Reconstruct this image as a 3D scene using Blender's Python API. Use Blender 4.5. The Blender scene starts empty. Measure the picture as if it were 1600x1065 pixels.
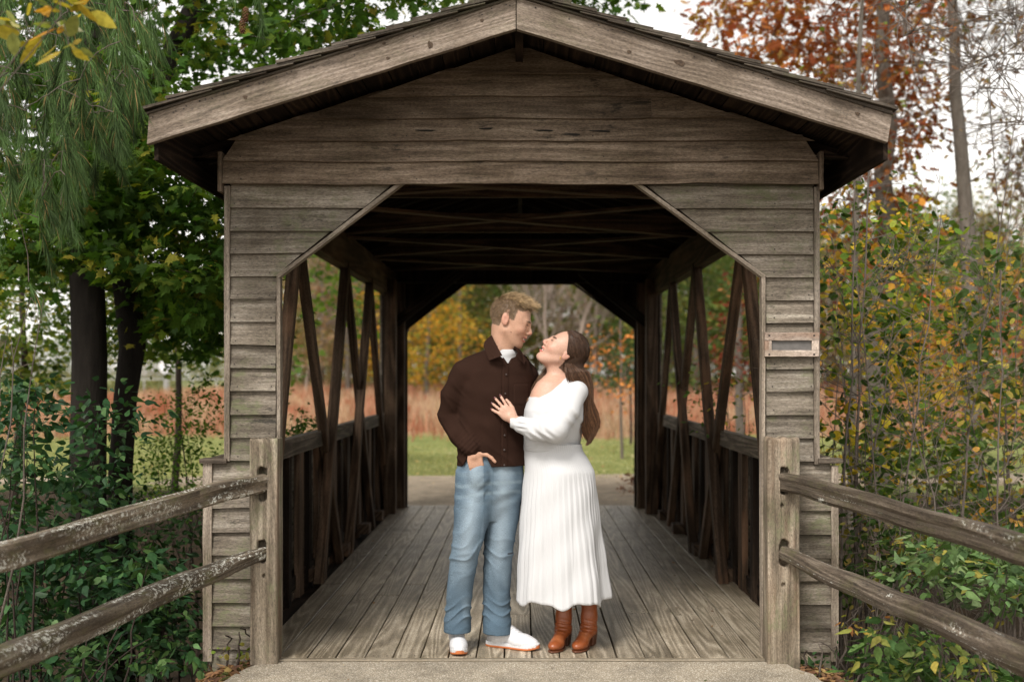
import bpy, math, random
import numpy as np
from mathutils import Vector
scene = bpy.context.scene
# ---------------------------------------------------------------- camera
CX, CY, CZ, FPX = 0.0, -5.85, 1.435, 1800.0
VX, VY = 814.0, 587.0                       # where the bridge axis vanishes in the photograph
cd = bpy.data.cameras.new('camera'); cam = bpy.data.objects.new('camera', cd)
scene.collection.objects.link(cam); scene.camera = cam
cam.location = (CX, CY, CZ); cam.rotation_euler = (math.radians(90), 0, 0)
cd.sensor_width = 36; cd.lens = FPX / 1600 * 36
cd.shift_x = -(VX - 800) / 1600; cd.shift_y = (VY - 532.5) / 1600
cd.clip_start = .05; cd.clip_end = 3000
cd.dof.use_dof = True; cd.dof.focus_distance = 5.95; cd.dof.aperture_fstop = 1.7
# ---------------------------------------------------------------- sky and sun: bright overcast
SUN_EL, SUN_AZ = 50, 205                    # degrees; azimuth clockwise from +Y: behind the camera
w = bpy.data.worlds.new("World"); scene.world = w; w.use_nodes = True
nt = w.node_tree; bg = nt.nodes['Background']
sky = nt.nodes.new('ShaderNodeTexSky'); sky.sky_type = 'NISHITA'; sky.sun_disc = False
sky.sun_elevation = math.radians(SUN_EL); sky.sun_rotation = math.radians(SUN_AZ)
sky.dust_density = 1; sky.air_density = 1.0; sky.ozone_density = 1.0
hs = nt.nodes.new('ShaderNodeHueSaturation'); hs.inputs['Saturation'].default_value = .10
hs.inputs['Value'].default_value = 1.0
wm = nt.nodes.new('ShaderNodeMix'); wm.data_type = 'RGBA'; wm.blend_type = 'MULTIPLY'; wm.inputs[0].default_value = 1; wm.inputs[7].default_value = (1.03, .985, .91, 1)
nt.links.new(sky.outputs[0], hs.inputs['Color']); nt.links.new(hs.outputs[0], wm.inputs[6]); nt.links.new(wm.outputs[2], bg.inputs['Color'])
bg.inputs['Strength'].default_value = .112
sd = bpy.data.lights.new('sun', 'SUN'); sd.energy = 1.5; sd.angle = math.radians(16); sd.color = (1, .96, .90)
so = bpy.data.objects.new('sun', sd); scene.collection.objects.link(so)
_d = Vector((math.sin(math.radians(SUN_AZ)) * math.cos(math.radians(SUN_EL)), math.cos(math.radians(SUN_AZ)) * math.cos(math.radians(SUN_EL)), math.sin(math.radians(SUN_EL))))
so.rotation_euler = _d.to_track_quat('Z', 'Y').to_euler()
vs = scene.view_settings; vs.view_transform = 'Standard'; vs.look = 'None'; vs.gamma = 1; vs.exposure = 1.3
scene.cycles.use_denoising = True
scene.cycles.max_bounces = 7; scene.cycles.transparent_max_bounces = 6
scene.cycles.caustics_reflective = False; scene.cycles.caustics_refractive = False
# ---------------------------------------------------------------- helpers
def at(px, py, Y):                          # the point of the plane y = Y seen at a pixel
    D = Y - CY
    return np.array((CX + (px - VX) * D / FPX, Y, CZ - (py - VY) * D / FPX))
def tag(o, label=None, cat=None, group=None, kind=None):
    for k, v in (('label', label), ('category', cat), ('group', group), ('kind', kind)):
        if v: o[k] = v
    return o
def link(o, parent=None):
    scene.collection.objects.link(o)
    if parent is not None: o.parent = parent
    return o
def empty(name, loc=(0, 0, 0)):
    o = bpy.data.objects.new(name, None); o.empty_display_size = .2; link(o); o.location = loc
    return o
def mesh(name, V, F, mat, parent=None, attrs=None, smooth=False):
    """V (n,3); F list of (m,k) int arrays; geometry is in world coordinates"""
    V = np.asarray(V, dtype=np.float32).reshape(-1, 3)
    off = np.zeros(3)
    if parent is not None: off = np.array(root_loc(parent))
    me = bpy.data.meshes.new(name)
    F = [np.asarray(f, dtype=np.int32) for f in F if len(f)]
    me.vertices.add(len(V)); me.vertices.foreach_set('co', (V - off).astype(np.float32).ravel())
    nl = sum(f.size for f in F); npoly = sum(f.shape[0] for f in F)
    me.loops.add(nl); me.polygons.add(npoly)
    me.loops.foreach_set('vertex_index', np.concatenate([f.ravel() for f in F]))
    sizes = np.concatenate([np.full(f.shape[0], f.shape[1], dtype=np.int32) for f in F])
    st = np.zeros(npoly, dtype=np.int32); st[1:] = np.cumsum(sizes)[:-1]
    me.polygons.foreach_set('loop_start', st)
    me.update(calc_edges=True)
    me.polygons.foreach_set('use_smooth', np.full(npoly, bool(smooth)))
    for k, a in (attrs or {}).items():
        a = np.asarray(a, dtype=np.float32)
        if a.ndim == 1: at_ = me.attributes.new(k, 'FLOAT', 'POINT'); at_.data.foreach_set('value', a)
        elif k == 'bc': at_ = me.attributes.new(k, 'FLOAT_VECTOR', 'POINT'); at_.data.foreach_set('vector', a.ravel())
        else:
            at_ = me.attributes.new(k, 'FLOAT_COLOR', 'POINT')
            at_.data.foreach_set('color', np.concatenate([a, np.ones((len(a), 1), np.float32)], 1).ravel())
    if mat: me.materials.append(mat)
    me.validate(); me.update()
    o = bpy.data.objects.new(name, me)
    return link(o, parent)
def root_loc(o):
    l = np.array(o.location)
    while o.parent: o = o.parent; l = l + np.array(o.location)
    return l
def nrm(a):
    a = np.asarray(a, float); return a / (np.linalg.norm(a, axis=-1, keepdims=True) + 1e-12)
class MB:                                   # collects boards; each board carries its own grain coordinates
    def __init__(s): s.V = []; s.F4 = []; s.B = []; s.n = 0
    def hexa(s, P, uv, r=None):             # P: 8 points (4 at one end, 4 at the other), uv: 8 (u, v)
        if r is None: r = R.random()
        s.V += [tuple(p) for p in P]; s.B += [(a, b, r) for a, b in uv]
        n = s.n; s.n += 8
        s.F4 += [(n, n+3, n+2, n+1), (n+4, n+5, n+6, n+7)] + [(n+i, n+(i+1) % 4, n+4+(i+1) % 4, n+4+i) for i in range(4)]
    def board(s, o, u, v, w, L, W, T, r=None, seg=1, wob=0, bev=0):
        """o corner, unit vectors u length, v width, w thickness"""
        if r is None: r = R.random()
        o, u, v, w = (np.array(q, float) for q in (o, u, v, w))
        b = min(bev, W * .3, T * .3)
        prof = [(0, 0), (W, 0), (W, T), (0, T)] if not b else [(b, 0), (W-b, 0), (W, b), (W, T-b), (W-b, T), (b, T), (0, T-b), (0, b)]
        k = len(prof); n0 = s.n
        for i in range(seg + 1):
            f = i / seg; dv = R.uniform(-wob, wob); dw = R.uniform(-wob, wob) * .6; dW = R.uniform(-wob, wob)
            for (a, c) in prof:
                s.V.append(tuple(o + u * (f * L) + v * (a + dv + (dW if a > W/2 else 0)) + w * (c + dw)))
                s.B.append((f * L, a + c, r))
        s.n += (seg + 1) * k
        for i in range(seg):
            for j in range(k):
                a = n0 + i*k + j; c = n0 + i*k + (j+1) % k
                s.F4.append((a, c, c + k, a + k))
        if k == 4:
            s.F4 += [(n0+3, n0+2, n0+1, n0), tuple(n0 + seg*k + j for j in range(4))]
        else:
            for base, rev in ((n0, 1), (n0 + seg*k, 0)):
                for q in ((0, 1, 2, 3), (0, 3, 4, 7), (4, 5, 6, 7)):
                    q = [base + j for j in q]; s.F4.append(tuple(q[::-1] if rev else q))
    def beam(s, a, b, W, T, side=(1, 0, 0), **k):   # a to b centre line, W measured along side
        a, b = np.array(a, float), np.array(b, float); u = b - a; L = np.linalg.norm(u); u /= L
        sd_ = np.array(side, float); v = nrm(sd_ - u * np.dot(sd_, u)); w_ = np.cross(u, v)
        s.board(a - v * W/2 - w_ * T/2, u, v, w_, L, W, T, **k)
    def build(s, name, mat, parent=None, smooth=False):
        return mesh(name, s.V, [np.array(s.F4)], mat, parent, {'bc': np.array(s.B)}, smooth)
R = random.Random(7)
# ---- shader wrapper
class NT:
    def __init__(s, name):
        s.m = bpy.data.materials.new(name); s.m.use_nodes = True; s.t = s.m.node_tree
        s.p = s.t.nodes['Principled BSDF']; s.out = s.t.nodes['Material Output']
    def n(s, t, **k):
        x = s.t.nodes.new('ShaderNode' + t)
        for a, b in k.items(): setattr(x, a, b)
        return x
    def set(s, sock, v):
        if hasattr(v, 'is_output'): s.t.links.new(v, sock)
        elif isinstance(v, (tuple, list)) and len(v) == 3 and sock.type == 'RGBA': sock.default_value = (*v, 1)
        else: sock.default_value = v
    def math(s, op, a, b=0.0, c=None, clamp=False):
        x = s.n('Math', operation=op, use_clamp=clamp); s.set(x.inputs[0], a); s.set(x.inputs[1], b)
        if c is not None: s.set(x.inputs[2], c)
        return x.outputs[0]
    def comb(s, a, b, c=0.0):
        x = s.n('CombineXYZ'); [s.set(x.inputs[i], q) for i, q in enumerate((a, b, c))]; return x.outputs[0]
    def noise(s, vec, scale, detail=3, rough=.55, dist=0.0):
        x = s.n('TexNoise'); s.set(x.inputs['Vector'], vec); s.set(x.inputs['Scale'], scale)
        s.set(x.inputs['Detail'], detail); s.set(x.inputs['Roughness'], rough); s.set(x.inputs['Distortion'], dist)
        return x.outputs['Fac']
    def ramp(s, fac, stops):
        x = s.n('ValToRGB'); e = x.color_ramp.elements
        while len(e) < len(stops): e.new(.5)
        for el, (p, c) in zip(e, stops): el.position = p; el.color = (*c, 1) if isinstance(c, (tuple, list)) else (c, c, c, 1)
        s.set(x.inputs[0], fac); return x.outputs[0]
    def step(s, fac, lo, hi):
        x = s.n('MapRange', interpolation_type='SMOOTHSTEP'); s.set(x.inputs[0], fac); s.set(x.inputs[1], lo); s.set(x.inputs[2], hi); return x.outputs[0]
    def mix(s, fac, a, b, mode='MIX'):
        x = s.n('Mix', data_type='RGBA', blend_type=mode); s.set(x.inputs[0], fac); s.set(x.inputs[6], a); s.set(x.inputs[7], b); return x.outputs[2]
    def attr(s, name, out='Vector'):
        x = s.n('Attribute', attribute_name=name); return x.outputs[out]
    def sep(s, v):
        x = s.n('SeparateXYZ'); s.set(x.inputs[0], v); return x.outputs
    def pos(s): return s.n('NewGeometry').outputs['Position']
    def obj(s): return s.n('TexCoord').outputs['Object']
    def bump(s, h, strength=.4, dist=.01):
        x = s.n('Bump'); s.set(x.inputs['Height'], h); x.inputs['Strength'].default_value = strength; x.inputs['Distance'].default_value = dist
        s.t.links.new(x.outputs[0], s.p.inputs['Normal'])
    def fin(s, col, rough=.7, spec=.3, **k):
        s.set(s.p.inputs['Base Color'], col); s.set(s.p.inputs['Roughness'], rough); s.set(s.p.inputs['Specular IOR Level'], spec)
        for a, b in k.items(): s.set(s.p.inputs[a.replace('_', ' ')], b)
        return s.m
def wood(name, c0, c1, c2, moss=0, mosscol=(.10, .12, .045), lichen=0, rings=5.0, ringamp=.35, rough=.78, bump=.5, fib=55, spec=.2, black=.5, knots=0, warm=0, vary=.55, ustretch=.45):
    s = NT(name); u, v, r = s.sep(s.attr('bc')); P = s.pos()
    rr = s.math('MULTIPLY', r, 91.0)
    fib_ = s.noise(s.comb(s.math('MULTIPLY_ADD', u, 3.0, rr), s.math('MULTIPLY', v, fib), rr), 1.0, 5, .65)
    fine = s.noise(s.comb(s.math('MULTIPLY_ADD', u, 9.0, rr), s.math('MULTIPLY', v, fib * 5.5), rr), 1.0, 3, .6)
    big = s.noise(s.comb(s.math('MULTIPLY_ADD', u, ustretch, rr), s.math('MULTIPLY', v, 6.5), rr), 1.0, 1, .4, .1)
    rg = s.math('MULTIPLY_ADD', s.math('SINE', s.math('MULTIPLY', big, 6.283 * rings * 2)), .5, .5)
    rg = s.math('POWER', rg, 1.6)
    g = s.math('ADD', s.math('MULTIPLY', fib_, 1 - ringamp), s.math('MULTIPLY', rg, ringamp))
    g = s.math('ADD', s.math('MULTIPLY', g, .72), s.math('MULTIPLY', fine, .28))
    col = s.ramp(g, [(.28, c0), (.5, c1), (.72, c2)])
    spk = s.noise(s.comb(s.math('MULTIPLY_ADD', u, 55.0, rr), s.math('MULTIPLY', v, 190), rr), 1.0, 4, .8)
    col = s.mix(1.0, col, s.ramp(spk, [(.34, .52), (.5, 1.0), (.66, 1.42)]), 'MULTIPLY')
    blot = s.noise(P, 2.3, 4, .6)
    col = s.mix(s.step(blot, .35, .7), col, s.mix(1.0, col, (.62, .60, .56), 'MULTIPLY'))
    br = s.math('MULTIPLY_ADD', s.n('TexWhiteNoise', noise_dimensions='1D').outputs[0], 1, 0) if False else s.math('MULTIPLY_ADD', s.math('FRACT', s.math('MULTIPLY', r, 7.31)), vary, 1 - vary * .5)
    col = s.mix(1.0, col, s.comb(br, s.math('MULTIPLY', br, .985), s.math('MULTIPLY', br, .965)), 'MULTIPLY')
    if warm:
        wn = s.noise(s.comb(s.math('MULTIPLY_ADD', u, 1.7, rr), s.math('MULTIPLY', v, 9), 3.3), 1.0, 3)
        col = s.mix(s.math('MULTIPLY', s.step(wn, .5, .68), warm), col, (.26, .135, .075))
    if black:
        bn = s.noise(s.comb(s.math('MULTIPLY_ADD', u, 5.0, rr), s.math('MULTIPLY', v, 22), 8.8), 1.0, 6, .75)
        bm = s.noise(P, 4.0, 2)
        col = s.mix(s.math('MULTIPLY', s.math('MULTIPLY', s.step(bn, .54, .66), s.step(bm, .42, .62)), black), col, (.022, .02, .017))
    if moss:
        mn = s.noise(P, 5.0, 5, .7); m2 = s.noise(s.comb(s.math('MULTIPLY_ADD', u, 12.0, rr), s.math('MULTIPLY', v, 45), rr), 1.0, 4, .7)
        mm = s.math('MULTIPLY', s.step(mn, .46, .66), s.step(m2, .38, .6))
        col = s.mix(s.math('MULTIPLY', mm, moss, clamp=True), col, mosscol)
    if lichen:
        ln = s.noise(P, 55.0, 5, .8); l2 = s.noise(s.comb(s.math('MULTIPLY_ADD', u, 3.0, rr), s.math('MULTIPLY', v, 11), rr), 1.0, 3)
        lm = s.math('MULTIPLY', s.step(ln, .53, .57), s.step(l2, .60 - .12 * lichen, .70 - .12 * lichen))
        col = s.mix(s.math('MULTIPLY', lm, .85), col, (.62, .62, .56))
    if knots:
        vo = s.n('TexVoronoi'); s.set(vo.inputs['Vector'], s.comb(s.math('MULTIPLY_ADD', u, 1.4, rr), s.math('MULTIPLY', v, 5), rr)); vo.inputs['Scale'].default_value = 1
        kk = s.step(vo.outputs['Distance'], .10, .05)
        col = s.mix(s.math('MULTIPLY', kk, knots), col, (.04, .028, .02))
    s.bump(s.math('ADD', g, s.math('MULTIPLY', spk, .6)), bump, .005)
    return s.fin(col, rough, spec)
# ---- wood of each kind
M = {}
M['siding'] = wood('weathered_siding', (.075, .062, .049), (.215, .184, .150), (.385, .35, .30), moss=.75, black=.85, ringamp=.15, rings=3, bump=.55, vary=.5, mosscol=(.13, .14, .07))
M['gable'] = wood('brown_siding', (.062, .045, .032), (.205, .155, .115), (.38, .305, .24), moss=.10, black=.8, ringamp=.15, rings=3, bump=.5, vary=.4)
M['fascia'] = wood('fascia_wood', (.11, .086, .068), (.23, .185, .150), (.34, .285, .24), moss=.15, black=.45, rings=9, ringamp=.22, fib=40, bump=.35, knots=.8, vary=.1)
M['trim'] = wood('trim_wood', (.11, .09, .07), (.27, .225, .185), (.42, .37, .31), moss=.25, black=.5, ringamp=.2, bump=.4)
M['deck'] = wood('deck_planks', (.16, .132, .094), (.33, .278, .208), (.50, .44, .35), moss=.18, mosscol=(.12, .115, .055), black=.2, rings=9, ringamp=.34, ustretch=.3, rough=.46, fib=38, spec=.4, bump=.5, vary=.42)
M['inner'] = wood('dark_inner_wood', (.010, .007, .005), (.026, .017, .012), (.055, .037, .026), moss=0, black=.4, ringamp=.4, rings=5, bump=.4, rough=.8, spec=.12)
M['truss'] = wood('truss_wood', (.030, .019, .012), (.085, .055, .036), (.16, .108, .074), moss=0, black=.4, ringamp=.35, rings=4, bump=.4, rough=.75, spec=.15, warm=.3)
M['cap'] = wood('cap_rail_wood', (.045, .034, .026), (.12, .095, .075), (.24, .20, .165), moss=.3, black=.6, ringamp=.3, bump=.5)
M['post'] = wood('post_wood', (.10, .080, .060), (.235, .195, .150), (.38, .33, .265), moss=.55, mosscol=(.16, .18, .09), black=.45, ringamp=.3, rings=4, bump=.7, fib=48, warm=.25)
M['rail'] = wood('rail_wood', (.035, .027, .020), (.105, .083, .063), (.215, .18, .145), moss=.45, mosscol=(.10, .10, .04), black=.8, ringamp=.25, bump=1.0, fib=26, lichen=.2)
M['rail_lichen'] = wood('lichened_rail_wood', (.045, .035, .026), (.125, .10, .075), (.25, .21, .165), moss=.55, mosscol=(.12, .12, .045), black=.7, ringamp=.25, bump=.9, fib=34, lichen=1.2)
M['shingle'] = wood('roof_shingles', (.03, .024, .02), (.095, .078, .062), (.2, .17, .14), moss=.3, black=.5, ringamp=.1, bump=.8)
M['sign'] = wood('sign_frame_wood', (.22, .17, .14), (.44, .36, .31), (.60, .52, .46), moss=.1, black=.4, ringamp=.2, warm=.5)
def plain(name, col, rough=.6, spec=.4, **k):
    s = NT(name); return s.fin(col, rough, spec, **k)
M['nail'] = plain('rusty_nail', (.03, .022, .018), .6)
def bark(name, c0, c1, sc=14, ztex=.25):
    s = NT(name); P = s.sep(s.pos()); v = s.comb(P[0], P[1], s.math('MULTIPLY', P[2], ztex))
    n = s.noise(v, sc, 6, .7); n2 = s.noise(s.pos(), 3, 3)
    s.bump(n, .8, .02)
    return s.fin(s.mix(s.math('MULTIPLY', n2, .5), s.ramp(n, [(.3, c0), (.7, c1)]), s.ramp(n, [(.3, c1), (.8, c0)])), .9, .1)
M['bark_dark'] = bark('dark_bark', (.007, .006, .005), (.034, .028, .023))
M['bark_grey'] = bark('grey_bark', (.06, .05, .04), (.21, .18, .15), 20)
M['twig'] = bark('twig_bark', (.07, .055, .045), (.20, .165, .14), 40)
M['twig_dark'] = bark('dark_twig_bark', (.02, .015, .012), (.08, .06, .05), 40)
def leafmat(name, trans=.35, rough=.5, spec=.3):
    s = NT(name); c = s.attr('col', 'Color')
    n = s.noise(s.pos(), 60, 2); c = s.mix(1.0, c, s.ramp(n, [(.3, .75), (.7, 1.2)]), 'MULTIPLY')
    s.fin(c, rough, spec)
    tr = s.n('BsdfTranslucent'); s.set(tr.inputs[0], s.mix(1.0, c, (1.5, 1.6, .8), 'MULTIPLY'))
    mx = s.n('MixShader'); mx.inputs[0].default_value = trans
    s.t.links.new(s.p.outputs[0], mx.inputs[1]); s.t.links.new(tr.outputs[0], mx.inputs[2]); s.t.links.new(mx.outputs[0], s.out.inputs[0])
    return s.m
M['leaf'] = leafmat('leaf', .35, .65, .10); M['needle'] = leafmat('needle', .06, .6, .12); M['dry'] = leafmat('dry_leaf', .25, .8, .1); M['gloss_leaf'] = leafmat('glossy_leaf', .2, .5, .2)
# ---------------------------------------------------------------- implicit surfaces on a rectilinear grid
def smin(a, b, k):
    if k <= 0: return np.minimum(a, b)
    h = np.maximum(k - np.abs(a - b), 0) / k
    return np.minimum(a, b) - h * h * k * .25
class SDF:
    def __init__(s, lo, hi, h=.005, xs=None, ys=None, zs=None, fr=None):
        ax = [np.arange(lo[i], hi[i] + h, h, dtype=np.float32) if g is None else np.asarray(g, np.float32) for i, g in enumerate((xs, ys, zs))]
        s.ax = ax; s.F = np.full([len(a) for a in ax], .5, np.float32); s.fr = fr
    def region(s, lo, hi):
        sl = tuple(slice(max(0, np.searchsorted(a, l) - 1), np.searchsorted(a, h_) + 1) for a, l, h_ in zip(s.ax, lo, hi))
        x = s.ax[0][sl[0]][:, None, None]; y = s.ax[1][sl[1]][None, :, None]; z = s.ax[2][sl[2]][None, None, :]
        return sl, x, y, z
    def put(s, fn, lo, hi, k, sub=False):
        """fn works in the current frame s.fr; lo, hi its box in that frame"""
        pad = k + .02; lo = np.array(lo, float) - pad; hi = np.array(hi, float) + pad
        if s.fr is not None:
            o, Rm = s.fr
            c = np.array([[(lo, hi)[i][0], (lo, hi)[j][1], (lo, hi)[q][2]] for i in (0, 1) for j in (0, 1) for q in (0, 1)]) @ Rm.T + o
            lo, hi = c.min(0), c.max(0)
        sl, x, y, z = s.region(lo, hi)
        if 0 in s.F[sl].shape: return s
        if s.fr is not None:
            X, Y, Z = x - o[0], y - o[1], z - o[2]
            x, y, z = (X * Rm[0, i] + Y * Rm[1, i] + Z * Rm[2, i] for i in range(3))
        d = fn(x, y, z)
        s.F[sl] = -smin(-s.F[sl], d, k) if sub else smin(s.F[sl], d, k)
        return s
    def cap(s, a, b, ra, rb=None, k=.01, sub=False):
        rb = ra if rb is None else rb; a = np.array(a, float); b = np.array(b, float); v = b - a; L2 = max(v @ v, 1e-9)
        def fn(x, y, z):
            t = np.clip(((x - a[0]) * v[0] + (y - a[1]) * v[1] + (z - a[2]) * v[2]) / L2, 0, 1)
            return np.sqrt((x - a[0] - t * v[0])**2 + (y - a[1] - t * v[1])**2 + (z - a[2] - t * v[2])**2) - (ra + (rb - ra) * t)
        r = max(ra, rb); return s.put(fn, np.minimum(a, b) - r, np.maximum(a, b) + r, k, sub)
    def path(s, pts, rad, k=.01):
        for i in range(len(pts) - 1): s.cap(pts[i], pts[i+1], rad[i], rad[i+1], k)
        return s
    def ell(s, c, r, k=.01, sub=False, rot=None):
        c = np.array(c, float); r = np.array(r, float); m = r.max() if rot is not None else r
        def fn(x, y, z):
            x, y, z = x - c[0], y - c[1], z - c[2]
            if rot is not None: x, y, z = (x * rot[0][i] + y * rot[1][i] + z * rot[2][i] for i in range(3))
            k0 = np.sqrt((x/r[0])**2 + (y/r[1])**2 + (z/r[2])**2); k1 = np.sqrt((x/r[0]**2)**2 + (y/r[1]**2)**2 + (z/r[2]**2)**2)
            return k0 * (k0 - 1) / (k1 + 1e-6)
        return s.put(fn, c - m, c + m, k, sub)
    def loft(s, sec, k=.01, p=2.0, ang=0.0, sub=False):
        """sec rows: z, cx, cy, rx, ry (z rising); ang turns the section about z"""
        S = np.array(sec, float); ca, sa = math.cos(ang), math.sin(ang)
        def fn(x, y, z):
            i = [np.interp(z, S[:, 0], S[:, j]).astype(np.float32) for j in (1, 2, 3, 4)]
            X, Y = x - i[0], y - i[1]; X, Y = X * ca + Y * sa, -X * sa + Y * ca
            q = (np.abs(X / i[2])**p + np.abs(Y / i[3])**p)**(1/p)
            return np.maximum((q - 1) * np.minimum(i[2], i[3]), np.maximum(S[0, 0] - z, z - S[-1, 0]))
        r = np.maximum(S[:, 3], S[:, 4])
        return s.put(fn, ((S[:, 1] - r).min(), (S[:, 2] - r).min(), S[0, 0]), ((S[:, 1] + r).max(), (S[:, 2] + r).max(), S[-1, 0]), k, sub)
    def box(s, lo, hi, rnd=.004, k=0, sub=False):
        c = (np.array(lo) + np.array(hi)) / 2; e = (np.array(hi) - np.array(lo)) / 2 - rnd
        def fn(x, y, z):
            q = [np.abs(v - c[i]) - e[i] for i, v in enumerate((x, y, z))]
            return np.sqrt(sum(np.maximum(v, 0)**2 for v in q)) + np.minimum(np.maximum(np.maximum(q[0], q[1]), q[2]), 0) - rnd
        return s.put(fn, lo, hi, k, sub)
    def disp(s, fn, band=.04):
        x, y, z = s.ax[0][:, None, None], s.ax[1][None, :, None], s.ax[2][None, None, :]
        m = np.abs(s.F) < band; i, j, k_ = np.nonzero(m)
        s.F[m] += fn(s.ax[0][i], s.ax[1][j], s.ax[2][k_]).astype(np.float32)
        return s
    def surf(s, smooth=1):
        F = s.F; F[0] = F[-1] = .5; F[:, 0] = F[:, -1] = .5; F[:, :, 0] = F[:, :, -1] = .5
        neg = F < 0; n = [q - 1 for q in F.shape]
        cnt = np.zeros(n, np.int8); co = [(a, b, c) for a in (0, 1) for b in (0, 1) for c in (0, 1)]
        for a, b, c in co: cnt += neg[a:a+n[0], b:b+n[1], c:c+n[2]]
        I = np.argwhere((cnt > 0) & (cnt < 8)); idx = np.full(n, -1, np.int32); idx[tuple(I.T)] = np.arange(len(I))
        val = {q: F[I[:, 0]+q[0], I[:, 1]+q[1], I[:, 2]+q[2]] for q in co}
        acc = np.zeros((len(I), 3)); w = np.zeros(len(I))
        for q in co:
            for ax in range(3):
                if q[ax]: continue
                q2 = list(q); q2[ax] = 1; q2 = tuple(q2); a, b = val[q], val[q2]; m = (a < 0) != (b < 0)
                t = np.where(m, a / np.where(m, a - b, 1), 0); p = np.tile(np.array(q, float), (len(I), 1)); p[:, ax] = t
                acc[m] += p[m]; w[m] += 1
        g = I + acc / w[:, None]
        V = np.stack([np.interp(g[:, i], np.arange(len(s.ax[i])), s.ax[i]) for i in range(3)], 1)
        Q = []
        for ax in range(3):
            a0, a1 = [(1, 2), (2, 0), (0, 1)][ax]
            sl1 = [slice(None)]*3; sl2 = [slice(None)]*3; sl1[ax] = slice(0, -1); sl2[ax] = slice(1, None)
            A, B = neg[tuple(sl1)], neg[tuple(sl2)]; E = np.argwhere(A != B)
            ok = (E[:, a0] > 0) & (E[:, a1] > 0) & (E[:, a0] < F.shape[a0] - 1) & (E[:, a1] < F.shape[a1] - 1); E = E[ok]
            inside = A[tuple(E.T)]; qs = []
            for d0, d1 in ((-1, -1), (0, -1), (0, 0), (-1, 0)):
                c = E.copy(); c[:, a0] += d0; c[:, a1] += d1; qs.append(idx[tuple(c.T)])
            q = np.stack(qs, 1); q[~inside] = q[~inside][:, ::-1]; Q.append(q)
        Q = np.concatenate(Q)
        for _ in range(smooth):
            A = np.zeros_like(V); c = np.zeros(len(V))
            for i in range(4):
                for j in (1, 3):
                    for d in range(3): A[:, d] += np.bincount(Q[:, i], V[Q[:, (i+j) % 4], d], len(V))
                    c += np.bincount(Q[:, i], minlength=len(V))
            V = V * .4 + .6 * A / np.maximum(c, 1)[:, None]
        return V, Q
def wave(p, seed, n=6, f0=6, f1=20):
    """cheap smooth noise in about -1..1"""
    r = np.random.default_rng(seed); x, y, z = p; out = 0
    for i in range(n):
        d = r.normal(size=3); d /= np.linalg.norm(d); f = r.uniform(f0, f1); ph = r.uniform(0, 6.28)
        out = out + np.sin((x*d[0] + y*d[1] + z*d[2]) * f + ph + 1.5 * np.sin((x*d[1] - y*d[2] + z*d[0]) * f * .6 + ph * 2))
    return out / n * 1.6
def tubes(paths, sides=5):
    """paths: list of (points (n,3), radii (n,)) -> V, quads"""
    Vs, Qs, n0 = [], [], 0
    ang = np.arange(sides) * 2 * math.pi / sides; ca, sa = np.cos(ang), np.sin(ang)
    for P, r in paths:
        P = np.asarray(P, float); r = np.asarray(r, float); t = nrm(np.gradient(P, axis=0))
        ref = np.array((0, 0, 1.0)) if abs(t[0, 2]) < .9 else np.array((1.0, 0, 0))
        u = nrm(np.cross(t, ref)); v = np.cross(t, u)
        Vs.append((P[:, None] + r[:, None, None] * (ca[None, :, None] * u[:, None] + sa[None, :, None] * v[:, None])).reshape(-1, 3))
        m = len(P); i = np.arange(m - 1)[:, None] * sides + np.arange(sides)[None]; j = np.arange(m - 1)[:, None] * sides + (np.arange(sides) + 1)[None] % sides
        Qs.append(np.stack([i, j, j + sides, i + sides], -1).reshape(-1, 4) + n0); n0 += m * sides
    return np.concatenate(Vs), np.concatenate(Qs)
# ---------------------------------------------------------------- ground
def ground_z(x, y):
    x = np.asarray(x, float); y = np.asarray(y, float)
    ax_ = np.abs(x - .0)
    side = 1 / (1 + np.exp(-(ax_ - 1.75) * 9))
    band = np.exp(-((y - 2.0) / 5.0)**4)
    ditch = np.exp(-((y - 3.4) / 2.3)**4)
    z = -.045 - .38 * side * band - (.55 * ditch)
    z = z + .05 * np.sin(x * .9 + y * .7) * side + .03 * np.sin(x * 2.3 - y * 1.7) * side
    far = 1 / (1 + np.exp(-(y - 62) / 9)); leftfar = 1 / (1 + np.exp((x + 17) / 2.5))
    z = z + np.clip((y - 22) / 42, 0, 1)**1.2 * .85 * (1 - leftfar) + far * 0
    return z
def axis(lo, hi, fine_lo, fine_hi, h, grow=1.25):
    a = list(np.arange(fine_lo, fine_hi, h)); s_ = h; v = a[-1]
    while v < hi: s_ *= grow; v += s_; a.append(v)
    s_ = h; v = a[0]
    while v > lo: s_ *= grow; v -= s_; a.insert(0, v)
    return np.array(a)
gx, gy = axis(-900, 900, -6, 6, .12), axis(-60, 1500, -4, 12, .14)
GX, GY = np.meshgrid(gx, gy, indexing='ij'); nx, ny = GX.shape
GV = np.stack([GX, GY, ground_z(GX, GY)], -1).reshape(-1, 3)
ii, jj = np.meshgrid(np.arange(nx-1), np.arange(ny-1), indexing='ij'); q = (ii * ny + jj).ravel()
s = NT('ground_cover'); P = s.pos(); ps = s.sep(P)
soil = s.ramp(s.noise(P, 9, 6, .7), [(.3, (.016, .012, .008)), (.55, (.045, .032, .02)), (.75, (.10, .065, .04))])
gr = s.ramp(s.noise(P, 2.5, 5, .65), [(.3, (.11, .13, .035)), (.6, (.19, .21, .07)), (.75, (.28, .26, .11))])
dryc = s.ramp(s.noise(P, .6, 5, .65), [(.3, (.22, .085, .05)), (.6, (.34, .22, .13)), (.75, (.42, .32, .2))])
near = s.step(s.math('ADD', ps[1], s.math('MULTIPLY', s.noise(P, .8, 3), 1.4)), 9.2, 10.4)
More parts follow.
